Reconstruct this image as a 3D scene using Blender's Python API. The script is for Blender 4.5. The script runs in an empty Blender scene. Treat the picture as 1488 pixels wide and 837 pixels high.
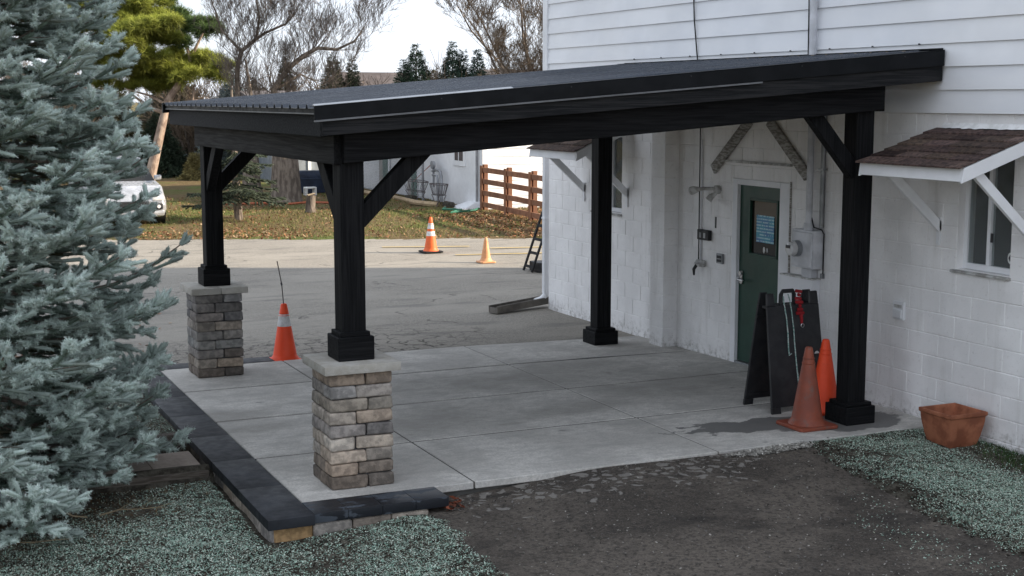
import bpy, bmesh, math, random
import numpy as np
from mathutils import Vector, Matrix, noise as mn

random.seed(7)
np.random.seed(7)
SC = bpy.context.scene
COL = SC.collection
rad = math.radians

# ------------------------------------------------------------------ camera
CAM = Vector((-8.837, -13.174, 2.97))
YAW, PITCH = 0.42947, 0.13487
cam_d = bpy.data.cameras.new('camera')
cam = bpy.data.objects.new('camera', cam_d)
COL.objects.link(cam)
fh = Vector((math.sin(YAW), math.cos(YAW), 0))
rt = Vector((math.cos(YAW), -math.sin(YAW), 0))
fw = fh * math.cos(PITCH) + Vector((0, 0, -math.sin(PITCH)))
up = rt.cross(fw)
cam.matrix_world = Matrix(((rt.x, up.x, -fw.x, CAM.x), (rt.y, up.y, -fw.y, CAM.y), (rt.z, up.z, -fw.z, CAM.z), (0, 0, 0, 1)))
cam_d.sensor_width = 36
cam_d.lens = 36 * 2023 / 1488
cam_d.clip_start = 0.1
cam_d.clip_end = 2000
SC.camera = cam

# ------------------------------------------------------------------ sky, sun, exposure
SUN_EL = rad(23.5)
SUN_AZ = Vector((0.909, -0.416, 0)).normalized()
world = bpy.data.worlds.new('World')
SC.world = world
world.use_nodes = True
wn, wl = world.node_tree.nodes, world.node_tree.links
wn.clear()
w_out = wn.new('ShaderNodeOutputWorld')
w_bg = wn.new('ShaderNodeBackground')
w_sky = wn.new('ShaderNodeTexSky')
w_sky.sky_type = 'NISHITA'
w_sky.sun_disc = False
w_sky.sun_elevation = SUN_EL
w_sky.sun_rotation = math.atan2(SUN_AZ.x, SUN_AZ.y)
w_sky.air_density = 1.0
w_sky.dust_density = 0.6
w_sky.ozone_density = 1.2
# thin high cloud veil over the blue
w_tc = wn.new('ShaderNodeTexCoord')
w_map = wn.new('ShaderNodeMapping')
w_map.inputs['Scale'].default_value = (1, 1, 3.5)
w_noise = wn.new('ShaderNodeTexNoise')
w_noise.inputs['Scale'].default_value = 2.2
w_noise.inputs['Detail'].default_value = 7
w_ramp = wn.new('ShaderNodeMapRange')
w_ramp.inputs[1].default_value = 0.3
w_ramp.inputs[2].default_value = 0.75
w_ramp.inputs[3].default_value = 0.82
w_ramp.inputs[4].default_value = 0.96
w_mix = wn.new('ShaderNodeMix')
w_mix.data_type = 'RGBA'
w_mix.inputs[7].default_value = (5.0, 5.38, 6.05, 1)
wl.new(w_tc.outputs['Generated'], w_map.inputs[0])
wl.new(w_map.outputs[0], w_noise.inputs['Vector'])
wl.new(w_noise.outputs['Fac'], w_ramp.inputs[0])
wl.new(w_ramp.outputs[0], w_mix.inputs[0])
wl.new(w_sky.outputs[0], w_mix.inputs[6])
wl.new(w_mix.outputs[2], w_bg.inputs[0])
w_bg.inputs[1].default_value = 0.08
wl.new(w_bg.outputs[0], w_out.inputs[0])

sun_d = bpy.data.lights.new('sun', 'SUN')
sun_d.energy = 3.6
sun_d.angle = rad(0.8)
sun_d.color = (1.0, 0.87, 0.70)
sun = bpy.data.objects.new('sun', sun_d)
COL.objects.link(sun)
sun.rotation_euler = (-(SUN_AZ * math.cos(SUN_EL) + Vector((0, 0, math.sin(SUN_EL))))).to_track_quat('-Z', 'Y').to_euler()
sun.location = (20, -10, 20)

SC.view_settings.view_transform = 'Standard'
SC.view_settings.look = 'None'
SC.view_settings.gamma = 1
SC.view_settings.use_curve_mapping = False
SC.view_settings.exposure = 1.47
SC.render.engine = 'CYCLES'
SC.cycles.max_bounces = 7
SC.cycles.diffuse_bounces = 4

# ------------------------------------------------------------------ materials
class NT:
    def __init__(s, name):
        s.m = bpy.data.materials.new(name)
        s.m.use_nodes = True
        s.n, s.l = s.m.node_tree.nodes, s.m.node_tree.links
        s.b = s.n['Principled BSDF']
        s.tc = s.n.new('ShaderNodeTexCoord')
        s.oi = None
    def lk(s, a, b): s.l.new(a, b)
    def vec(s, scale=(1, 1, 1), loc=(0, 0, 0), rnd=False):
        m = s.n.new('ShaderNodeMapping')
        m.inputs['Scale'].default_value = scale
        m.inputs['Location'].default_value = loc
        s.lk(s.tc.outputs['Object'], m.inputs[0])
        if rnd:
            if not s.oi: s.oi = s.n.new('ShaderNodeObjectInfo')
            mu = s.n.new('ShaderNodeMath'); mu.operation = 'MULTIPLY'; mu.inputs[1].default_value = 37.0
            s.lk(s.oi.outputs['Random'], mu.inputs[0])
            a = s.n.new('ShaderNodeVectorMath'); a.operation = 'ADD'
            s.lk(m.outputs[0], a.inputs[0]); s.lk(mu.outputs[0], a.inputs[1])
            return a.outputs[0]
        return m.outputs[0]
    def noise(s, v, scale, detail=5, rough=.55, dist=0):
        t = s.n.new('ShaderNodeTexNoise')
        t.inputs['Scale'].default_value = scale
        t.inputs['Detail'].default_value = detail
        t.inputs['Roughness'].default_value = rough
        t.inputs['Distortion'].default_value = dist
        s.lk(v, t.inputs['Vector'])
        return t.outputs['Fac']
    def voro(s, v, scale, feature='F1', out='Distance'):
        t = s.n.new('ShaderNodeTexVoronoi')
        t.feature = feature
        t.inputs['Scale'].default_value = scale
        s.lk(v, t.inputs['Vector'])
        return t.outputs[out]
    def rng(s, f, a, b, c=0, d=1):
        t = s.n.new('ShaderNodeMapRange')
        t.interpolation_type = 'SMOOTHSTEP'
        for i, q in enumerate((a, b, c, d)): t.inputs[i + 1].default_value = q
        s.lk(f, t.inputs[0])
        return t.outputs[0]
    def math(s, op, a, b):
        t = s.n.new('ShaderNodeMath'); t.operation = op
        for i, q in enumerate((a, b)):
            if isinstance(q, (int, float)): t.inputs[i].default_value = q
            else: s.lk(q, t.inputs[i])
        return t.outputs[0]
    def mix(s, f, a, b, mode='MIX'):
        t = s.n.new('ShaderNodeMix'); t.data_type = 'RGBA'; t.blend_type = mode
        for i, q in ((0, f), (6, a), (7, b)):
            if isinstance(q, (int, float)): t.inputs[i].default_value = q
            elif isinstance(q, tuple): t.inputs[i].default_value = (*q, 1) if len(q) == 3 else q
            else: s.lk(q, t.inputs[i])
        return t.outputs[2]
    def sep(s, v):
        t = s.n.new('ShaderNodeSeparateXYZ'); s.lk(v, t.inputs[0]); return t.outputs
    def color(s, c):
        if isinstance(c, tuple): s.b.inputs['Base Color'].default_value = (*c, 1)
        else: s.lk(c, s.b.inputs['Base Color'])
    def rough(s, r):
        if isinstance(r, (int, float)): s.b.inputs['Roughness'].default_value = r
        else: s.lk(r, s.b.inputs['Roughness'])
    def spec(s, v): s.b.inputs['Specular IOR Level'].default_value = v
    def bump(s, h, strength=.3, dist=.01):
        t = s.n.new('ShaderNodeBump')
        t.inputs['Strength'].default_value = strength
        t.inputs['Distance'].default_value = dist
        s.lk(h, t.inputs['Height'])
        s.lk(t.outputs[0], s.b.inputs['Normal'])

def simple(name, c1, c2=None, scale=6, rough=.7, spec=.3, bump=.15, bscale=60, bdist=.004, metal=0, stretch=(1, 1, 1), rnd=True, objcol=False, big=.12):
    m = NT(name)
    v = m.vec(stretch, rnd=rnd)
    f = m.rng(m.noise(v, scale, 6), .38, .62)
    c = m.mix(f, c1, c2 or tuple(q * .8 for q in c1))
    if big:
        g = m.rng(m.noise(m.vec(rnd=rnd), .9, 4), .38, .62, 1 - big, 1 + big)
        cc = m.n.new('ShaderNodeCombineColor')
        for i in range(3): m.lk(g, cc.inputs[i])
        c = m.mix(1.0, c, cc.outputs[0], 'MULTIPLY')
    if objcol:
        if not m.oi: m.oi = m.n.new('ShaderNodeObjectInfo')
        c = m.mix(1.0, c, m.oi.outputs['Color'], 'MULTIPLY')
    m.color(c)
    m.rough(m.rng(m.noise(v, scale * 2.3, 4), .3, .7, max(0, rough - .08), min(1, rough + .08)))
    m.spec(spec)
    m.b.inputs['Metallic'].default_value = metal
    if bump: m.bump(m.noise(v, bscale, 5), bump, bdist)
    return m.m

MAT = {}
# stained black timber, grain along each axis
for ax, st in (('x', (1.2, 34, 34)), ('y', (34, 1.2, 34)), ('z', (34, 34, 1.2))):
    m = NT('black_wood_' + ax)
    v = m.vec(st, rnd=True)
    n = m.noise(v, 1.6, 6, .6, .6)
    c = m.mix(m.rng(n, .35, .7), (.0028, .0032, .004), (.011, .0112, .0125))
    m.color(c); m.rough(m.rng(n, .3, .7, .72, .6)); m.spec(.14)
    m.bump(n, .5, .006)
    MAT['wood_' + ax] = m.m
m = NT('faded_black_wood')
v = m.vec((1.2, 34, 34), rnd=True)
n = m.noise(v, 1.6, 6, .6, .6)
m.color(m.mix(m.rng(n, .38, .64), (.011, .012, .0135), (.030, .030, .0315))); m.rough(.75); m.spec(.12); m.bump(n, .5, .006)
MAT['wood_fascia'] = m.m
MAT['black_metal'] = simple('black_metal', (.006, .007, .0085), (.009, .010, .012), rough=.5, spec=.12, bump=.03, bscale=8)
MAT['sky_glint'] = simple('painted_sky_glint', (.30, .31, .33), rough=.2, spec=.8, bump=0)  # pale base colour stands in for sky reflected along the black trim
MAT['roof_metal'] = simple('roof_metal', (.034, .044, .062), (.046, .056, .074), scale=2, rough=.30, spec=.6, bump=.04, bscale=5)
MAT['hem'] = simple('hem_metal', (.16, .165, .175), rough=.4, bump=0)
MAT['sealant'] = simple('sealant', (.30, .22, .13), rough=.7)
MAT['screw'] = simple('screw', (.05, .05, .055), rough=.4, metal=.6, bump=0)

def white_block():
    m = NT('painted_block')
    v = m.n.new('ShaderNodeNewGeometry').outputs['Position']
    s = m.sep(m.tc.outputs['Object'])
    n = m.noise(v, 2.2, 6)
    c = m.mix(m.rng(n, .38, .64), (.80, .79, .785), (.89, .88, .875))
    m2 = m.noise(v, 38, 3)
    c = m.mix(m.rng(m2, .68, .82, 0, .25), c, (.48, .47, .46))
    geo0 = m.n.new('ShaderNodeNewGeometry')
    mp0 = m.n.new('ShaderNodeMapping'); mp0.inputs['Scale'].default_value = (1, 5, .5); m.lk(geo0.outputs['Position'], mp0.inputs[0])
    c = m.mix(m.rng(m.noise(mp0.outputs[0], 1.6, 6, .6), .52, .78, 0, .45), c, (.60, .585, .56))
    c = m.mix(m.rng(m.noise(geo0.outputs['Position'], 24, 5, .75), .56, .70, 0, .4), c, (.52, .50, .48))
    # scuffs and dirt low on the wall
    geo = m.n.new('ShaderNodeNewGeometry')
    z = m.sep(geo.outputs['Position'])[2]
    low = m.math('MULTIPLY', m.rng(z, .20, -.06, 0, .8), m.rng(m.noise(v, 12, 6, .75), .45, .66))
    c = m.mix(low, c, (.30, .285, .26))
    m.color(c); m.rough(.62); m.spec(.3)
    m.bump(m.noise(v, 75, 6, .65), .30, .005)
    return m.m
MAT['block'] = white_block()
MAT['siding'] = simple('white_siding', (.78, .795, .825), (.82, .83, .85), scale=3, rough=.55, bump=.05, bscale=40, stretch=(1, .3, 1), big=.04)
MAT['trim_white'] = simple('white_trim', (.80, .81, .83), (.76, .77, .79), scale=5, rough=.5, bump=.06, bscale=50, big=.05)
MAT['old_white'] = simple('weathered_white', (.56, .56, .55), (.34, .33, .31), scale=14, rough=.8, bump=.5, bscale=70, big=.2)
MAT['old_wood'] = simple('weathered_wood', (.19, .175, .155), (.42, .41, .39), scale=3.2, rough=.85, bump=.6, bscale=60, stretch=(4, 4, 18))
MAT['dark_line'] = simple('dark_grey', (.06, .06, .065), rough=.6, bump=.1)
MAT['cable'] = simple('black_cable', (.012, .012, .014), rough=.5, bump=0)
MAT['white_cable'] = simple('white_conduit', (.62, .63, .66), rough=.5, bump=.05)
MAT['grey_metal'] = simple('grey_metal', (.30, .31, .32), (.22, .23, .24), rough=.45, metal=.7, bump=.1)
MAT['steel'] = simple('steel', (.55, .55, .56), rough=.3, metal=1, bump=.03)
MAT['black_plastic'] = simple('black_plastic', (.013, .014, .016), (.022, .022, .024), scale=9, rough=.5, spec=.4, bump=.15, bscale=90)
MAT['green_door'] = simple('green_door', (.006, .040, .026), (.008, .048, .031), scale=3, rough=.42, spec=.4, bump=.05, bscale=20, big=.08)
MAT['green_paint'] = simple('green_paint', (.02, .10, .06), rough=.6)
MAT['red_brown'] = simple('brown_fence', (.26, .125, .07), (.19, .088, .05), scale=5, rough=.75, bump=.3, bscale=40)
MAT['terracotta'] = simple('terracotta', (.40, .15, .08), (.25, .085, .045), scale=7, rough=.75, bump=.2, bscale=50)
MAT['soil'] = simple('soil', (.115, .105, .085), (.05, .043, .034), scale=14, rough=.95, spec=.1, bump=1, bscale=55, bdist=.03, rnd=False)
MAT['blue_cover'] = simple('blue_cover', (.018, .028, .055), (.012, .018, .035), scale=4, rough=.55, bump=.6, bscale=9, bdist=.03)
MAT['white_plastic'] = simple('white_plastic', (.75, .75, .73), rough=.5, bump=.05)
MAT['interior'] = simple('dark_room', (.035, .037, .04), rough=.9, bump=0)
MAT['curtain'] = simple('curtain', (.13, .15, .15), (.07, .085, .09), scale=3, rough=.9, stretch=(8, 8, 1), bump=.3, bscale=10)
MAT['red_cloth'] = simple('red_cloth', (.30, .015, .02), rough=.7)
MAT['rope'] = simple('rope_green_white', (.10, .22, .19), (.40, .46, .44), scale=60, rough=.8, bump=.4, bscale=200)
MAT['yellow_paint'] = simple('yellow_paint', (.60, .42, .13), (.42, .33, .16), scale=25, rough=.8, rnd=False)
MAT['bark'] = simple('bark', (.21, .175, .145), (.11, .09, .075), scale=10, rough=.95, spec=.1, bump=1, bscale=22, bdist=.03, stretch=(1, 1, .35))
MAT['pine_bark'] = simple('pine_bark', (.44, .34, .27), (.24, .175, .14), scale=7, rough=.9, spec=.1, bump=.8, bscale=25, bdist=.02, stretch=(1, 1, .5))
MAT['twig'] = simple('twig_bark', (.15, .125, .11), (.10, .085, .075), scale=5, rough=.95, spec=.1, bump=0)
MAT['twig_light'] = simple('twig_brown', (.19, .145, .105), (.13, .10, .075), scale=5, rough=.95, spec=.1, bump=0)
MAT['twig_dead'] = simple('dead_twig', (.24, .19, .12), (.15, .115, .075), rough=.9, bump=0)
MAT['timber'] = simple('landscape_timber', (.075, .062, .05), (.14, .12, .10), scale=4, rough=.9, bump=.7, bscale=50, stretch=(2, 25, 25))
MAT['timber_top'] = MAT['timber']
MAT['paver'] = simple('tan_paver', (.40, .335, .285), (.34, .285, .245), scale=30, rough=.9, spec=.15, bump=.4, bscale=150, rnd=True)
MAT['stone'] = simple('tumbled_stone', (1.12, 1.08, 1.03), (.70, .68, .66), scale=18, rough=.92, spec=.15, bump=.9, bscale=70, bdist=.008, objcol=True, big=.25)
MAT['capstone'] = simple('limestone_cap', (.47, .45, .41), (.40, .375, .33), scale=10, rough=.9, spec=.15, bump=.7, bscale=60, bdist=.008)
MAT['coping'] = simple('charcoal_coping', (.010, .0115, .015), (.020, .0225, .028), scale=5, rough=.62, spec=.35, bump=.5, bscale=110, bdist=.003, big=.3)
def mat_dry():
    m = NT('charcoal_coping_drying')
    geo = m.n.new('ShaderNodeNewGeometry')
    mp = m.n.new('ShaderNodeMapping'); mp.inputs['Scale'].default_value = (1, 2.2, 2.2); m.lk(geo.outputs['Position'], mp.inputs[0])
    f = m.rng(m.noise(mp.outputs[0], 4.5, 5, .55), .52, .55)
    m.color(m.mix(f, (.014, .016, .021), (.060, .070, .085))); m.rough(m.rng(f, 0, 1, .45, .8)); m.spec(.3)
    m.bump(m.noise(m.vec(), 110, 4), .4, .003)
    return m.m
MAT['coping_dry'] = mat_dry()
MAT['house_grey'] = simple('grey_siding', (.28, .31, .34), rough=.7)
MAT['house_tan'] = simple('tan_siding', (.36, .33, .29), rough=.7)
MAT['roof_brown'] = simple('brown_shingle_far', (.105, .088, .085), (.08, .068, .066), scale=3, rough=.9)
MAT['roof_grey'] = simple('grey_shingle_far', (.14, .125, .125), (.11, .10, .10), scale=3, rough=.9)
MAT['shingle'] = simple('asphalt_shingle', (.125, .090, .076), (.060, .046, .042), scale=26, rough=.95, spec=.12, bump=.9, bscale=160, bdist=.004, objcol=True)
MAT['drip'] = simple('dark_drip_edge', (.02, .02, .022), rough=.5)
MAT['plaster'] = simple('peeling_paint', (.72, .72, .72), (.60, .60, .59), scale=12, rough=.8, bump=.4)
MAT['car_paint'] = simple('silver_paint', (.55, .56, .58), rough=.25, metal=.5, bump=0, spec=.6)
MAT['rubber'] = simple('rubber', (.015, .015, .016), rough=.8, bump=.1)
MAT['lamp_glass'] = simple('lamp_glass', (.75, .75, .75), rough=.08, spec=.8, bump=0)
MAT['hose_red'] = simple('red_hose', (.42, .12, .06), rough=.6)
MAT['hose_green'] = simple('green_hose', (.03, .16, .10), rough=.5)
MAT['cut_wood'] = simple('cut_wood', (.42, .32, .20), (.30, .22, .14), scale=12, rough=.9)
MAT['wire'] = simple('galvanised_wire', (.34, .35, .37), rough=.5, metal=.5, bump=0)
MAT['rusty'] = simple('rusty_wire', (.10, .085, .085), rough=.7, bump=0)
MAT['metal_weathered'] = simple('weathered_channel', (.16, .145, .125), (.10, .09, .08), scale=6, rough=.7, bump=.4)

def glass(name, tint):
    m = NT(name)
    m.color(tint); m.rough(.02); m.spec(.9)
    m.b.inputs['Transmission Weight'].default_value = 0.9
    m.b.inputs['IOR'].default_value = 1.2
    return m.m
MAT['glass'] = glass('window_glass', (.75, .80, .80))
def dark_glass():
    m = NT('dark_glass'); m.color((.015, .014, .012)); m.rough(.05); m.spec(.4); return m.m
MAT['dark_glass'] = dark_glass()

def cone_mat(name, c1, c2, dirt):
    m = NT(name)
    v = m.vec(rnd=True)
    c = m.mix(m.rng(m.noise(v, 5, 5), .35, .7), c1, c2)
    c = m.mix(m.rng(m.noise(v, 16, 6, .7), .5, .75, 0, dirt), c, (.13, .09, .075))
    m.color(c); m.rough(.5); m.spec(.35)
    m.bump(m.noise(v, 40, 4), .08, .004)
    return m.m
MAT['cone_orange'] = cone_mat('cone_bright_orange', (.95, .095, .03), (.88, .08, .025), .08)
MAT['cone_vivid'] = cone_mat('cone_orange', (.80, .15, .035), (.72, .12, .03), .25)
MAT['cone_faded'] = cone_mat('cone_faded', (.70, .35, .17), (.60, .28, .13), .3)
MAT['cone_dirty'] = cone_mat('cone_dirty', (.27, .066, .034), (.19, .050, .030), .85)
MAT['reflective'] = simple('reflective_band', (.72, .72, .72), (.55, .55, .55), scale=20, rough=.4, bump=.1)

def mat_concrete():
    m = NT('broom_concrete')
    geo = m.n.new('ShaderNodeNewGeometry')
    pos = geo.outputs['Position']
    def v(s, l=(0, 0, 0)):
        mp = m.n.new('ShaderNodeMapping'); mp.inputs['Scale'].default_value = s; mp.inputs['Location'].default_value = l
        m.lk(pos, mp.inputs[0]); return mp.outputs[0]
    c = m.mix(m.rng(m.noise(v((1, 1, 1)), 1.3, 6), .40, .60), (.53, .505, .465), (.70, .67, .62))
    c = m.mix(m.rng(m.noise(v((.6, 1, 1)), 3.1, 6, .65), .47, .64, 0, .55), c, (.37, .355, .33))
    c = m.mix(m.rng(m.noise(v((1, 1.4, 1)), 9, 7, .75), .44, .62, 0, .5), c, (.36, .345, .315))
    c = m.mix(m.rng(m.noise(v((1, 1, 1)), 50, 4, .75), .45, .58, 0, .42), c, (.33, .32, .295))
    fine = m.noise(v((3, 120, 3)), 1, 4)
    c = m.mix(m.rng(fine, .35, .75, 0, .4), c, (.30, .30, .305))
    # dark spots
    sp = m.rng(m.voro(v((1, 1.8, 1)), 1.1), .07, .03)
    sp = m.math('MULTIPLY', sp, m.rng(m.noise(v((1, 1, 1)), 5, 2), .45, .55))
    c = m.mix(m.math('MULTIPLY', sp, .6), c, (.17, .165, .16))
    # blotchy damp stains, one by the sandwich board, faint ones near the left edge
    def blob(cx, cy, rx, ry, rot, thr, soft, dist=.55, ns=2.4):
        mp = m.n.new('ShaderNodeMapping'); mp.vector_type = 'TEXTURE'
        mp.inputs['Location'].default_value = (cx, cy, 0); mp.inputs['Rotation'].default_value = (0, 0, rot); mp.inputs['Scale'].default_value = (rx, ry, 1)
        m.lk(pos, mp.inputs[0])
        ln = m.n.new('ShaderNodeVectorMath'); ln.operation = 'LENGTH'
        s_ = m.sep(mp.outputs[0]); cb = m.n.new('ShaderNodeCombineXYZ'); m.lk(s_[0], cb.inputs[0]); m.lk(s_[1], cb.inputs[1])
        m.lk(cb.outputs[0], ln.inputs[0])
        d = m.math('ADD', ln.outputs['Value'], m.math('MULTIPLY', m.math('SUBTRACT', m.noise(v((1, 1.6, 1)), ns, 6, .6), .5), dist * 2))
        return m.rng(d, thr + soft, thr)
    wet = blob(-1.32, -2.78, 1.25, .30, -.10, .8, .04, .75, 3.4)
    wet2 = blob(-.75, -2.9, .75, .42, 0, .85, .06, .5)
    wetall = m.math('MAXIMUM', wet, wet2)
    c = m.mix(m.math('MULTIPLY', wetall, .88), c, (.115, .113, .11))
    for bl in ((-5.85, -.35, .42, .25, .2), (-5.75, -.95, .36, .16, .2), (-4.2, -1.3, 1.0, .5, .4), (-3.4, .2, .9, .5, -.2), (-1.3, -.9, 1.0, .6, .1), (-4.9, 1.2, .8, .4, .2), (-3.6, -1.75, .16, .05, 0), (-2.9, -1.45, .7, .22, .2), (-2.0, .3, 1.1, .7, .3)):
        c = m.mix(m.math('MULTIPLY', blob(*bl, .45, .9, .6), .42), c, (.24, .228, .205))
    m.color(c)
    m.rough(m.math('SUBTRACT', .85, m.math('MULTIPLY', wetall, .25))); m.spec(.25)
    m.bump(m.math('ADD', fine, m.noise(v((1, 1, 1)), 90, 4)), .25, .004)
    return m.m
MAT['concrete'] = mat_concrete()
MAT['joint'] = simple('joint_filler', (.10, .097, .09), rough=.95, rnd=False)

def mat_lot():
    m = NT('worn_asphalt')
    v = m.vec()
    g = m.noise(v, 60, 5, .8)
    c = m.mix(m.rng(g, .41, .59), (.175, .160, .140), (.335, .312, .272))
    c = m.mix(m.rng(m.noise(m.vec((.5, 1, 1)), .7, 5), .42, .6, 0, .55), c, (.33, .305, .265))
    c = m.mix(m.rng(m.noise(m.vec((.4, 1.5, 1), (4, 2, 0)), 1.7, 6, .65), .52, .66, 0, .6), c, (.15, .142, .13))
    # cracks: fine alligator cracking beside the slab, long ones elsewhere
    dv = m.n.new('ShaderNodeVectorMath'); dv.operation = 'ADD'
    nv = m.n.new('ShaderNodeTexNoise'); nv.inputs['Scale'].default_value = 2.5; nv.inputs['Detail'].default_value = 4
    m.lk(v, nv.inputs['Vector'])
    sc = m.n.new('ShaderNodeVectorMath'); sc.operation = 'SCALE'; sc.inputs['Scale'].default_value = .5
    m.lk(nv.outputs['Color'], sc.inputs[0]); m.lk(v, dv.inputs[0]); m.lk(sc.outputs[0], dv.inputs[1])
    fine = m.rng(m.voro(dv.outputs[0], 4.2, 'DISTANCE_TO_EDGE'), .085, .03)
    xy = m.sep(v)
    zone = m.math('MULTIPLY', m.rng(xy[1], 5.0, 3.0), m.rng(m.noise(v, .9, 3), .34, .46))
    zone = m.math('MULTIPLY', zone, m.rng(xy[0], -1.2, -2.8))
    fine = m.math('MULTIPLY', fine, zone)
    lng = m.rng(m.voro(dv.outputs[0], .42, 'DISTANCE_TO_EDGE'), .012, .004)
    lng = m.math('MULTIPLY', m.math('MULTIPLY', lng, m.rng(m.noise(v, .6, 3), .48, .56)), .7)
    cr = m.math('MAXIMUM', fine, lng)
    cr = m.math('MULTIPLY', cr, m.rng(m.noise(v, 5, 4, .7), .38, .56))
    c = m.mix(m.math('MULTIPLY', cr, .85), c, (.055, .05, .045))
    m.color(c); m.rough(.92); m.spec(.18)
    m.bump(m.math('SUBTRACT', g, m.math('MULTIPLY', cr, 2.0)), .5, .012)
    return m.m
MAT['lot'] = mat_lot()

def mat_drive():
    m = NT('old_dark_asphalt')
    v = m.vec()
    g = m.noise(v, 65, 5, .85)
    c = m.mix(m.rng(m.noise(v, 1.2, 6, .6), .40, .60), (.060, .051, .043), (.122, .104, .087))
    c = m.mix(m.rng(g, .48, .62, 0, .45), c, (.23, .20, .17))
    c = m.mix(m.rng(m.noise(m.vec((1, 1, 1), (3, 1, 0)), 26, 5, .75), .48, .60, 0, .75), c, (.04, .036, .032))
    c = m.mix(m.rng(m.noise(m.vec((.6, 1.3, 1), (7, 3, 0)), 2.3, 6, .6), .52, .72, 0, .7), c, (.030, .027, .025))
    # pale flaked patches of old surface along the slab
    dv = m.n.new('ShaderNodeVectorMath'); dv.operation = 'ADD'
    nv = m.n.new('ShaderNodeTexNoise'); nv.inputs['Scale'].default_value = 6; nv.inputs['Detail'].default_value = 5
    m.lk(v, nv.inputs['Vector'])
    sc = m.n.new('ShaderNodeVectorMath'); sc.operation = 'SCALE'; sc.inputs['Scale'].default_value = .22
    m.lk(nv.outputs['Color'], sc.inputs[0]); m.lk(v, dv.inputs[0]); m.lk(sc.outputs[0], dv.inputs[1])
    xy = m.sep(v)
    near = m.rng(m.math('ADD', xy[1], m.math('MULTIPLY', m.noise(v, 1.6, 5), .7)), -3.85, -3.15)
    side = m.rng(xy[0], -1.6, -2.6)
    edge = m.voro(dv.outputs[0], 9, 'DISTANCE_TO_EDGE')
    cell = m.n.new('ShaderNodeTexVoronoi'); cell.inputs['Scale'].default_value = 9
    m.lk(dv.outputs[0], cell.inputs['Vector'])
    cc = m.sep(cell.outputs['Color'])[0]
    flake = m.math('MULTIPLY', m.rng(edge, .15, .24), m.rng(m.math('SUBTRACT', m.math('MULTIPLY', near, side), cc), .0, .06))
    c = m.mix(m.math('MULTIPLY', flake, .8), c, (.26, .243, .22))
    pk = m.rng(m.voro(v, 9), .10, .05)
    pk = m.math('MULTIPLY', pk, m.rng(m.noise(v, 3, 2), .60, .66))
    c = m.mix(m.math('MULTIPLY', pk, .5), c, (.26, .25, .23))
    m.color(c); m.rough(.9); m.spec(.2)
    h = m.math('ADD', m.math('MULTIPLY', g, .6), m.math('MULTIPLY', m.noise(v, 18, 5), 1.0))
    m.bump(m.math('ADD', h, m.math('MULTIPLY', flake, .7)), .6, .018)
    return m.m
MAT['drive'] = mat_drive()

def mat_lawn():
    m = NT('winter_lawn')
    v = m.vec()
    a = m.noise(v, .35, 6, .6)
    b = m.noise(v, 5, 6, .7)
    c = m.mix(m.rng(b, .3, .7), (.080, .115, .028), (.17, .165, .06))
    c = m.mix(m.rng(a, .38, .54, 0, .9), c, m.mix(m.rng(b, .35, .65), (.20, .14, .075), (.12, .08, .045)))
    m.color(c); m.rough(.95); m.spec(.1)
    m.bump(m.noise(v, 30, 5, .7), 1, .05)
    return m.m
MAT['lawn'] = mat_lawn()

def mat_attr(name, rough=.7, trans=0, spec=.25):
    m = NT(name)
    a = m.n.new('ShaderNodeAttribute'); a.attribute_name = 'Col'
    m.lk(a.outputs['Color'], m.b.inputs['Base Color'])
    m.rough(rough); m.spec(spec)
    if trans:
        t = m.n.new('ShaderNodeBsdfTranslucent'); m.lk(a.outputs['Color'], t.inputs[0])
        mx = m.n.new('ShaderNodeMixShader'); mx.inputs[0].default_value = trans
        out = m.n['Material Output']
        m.lk(m.b.outputs[0], mx.inputs[1]); m.lk(t.outputs[0], mx.inputs[2]); m.lk(mx.outputs[0], out.inputs[0])
    return m.m
MAT['needles'] = mat_attr('needle_foliage', .65, .25)
MAT['litter'] = mat_attr('litter', .85, .1, .1)
MAT['flakes'] = mat_attr('mulch_flakes', .9, 0, .1)

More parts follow.
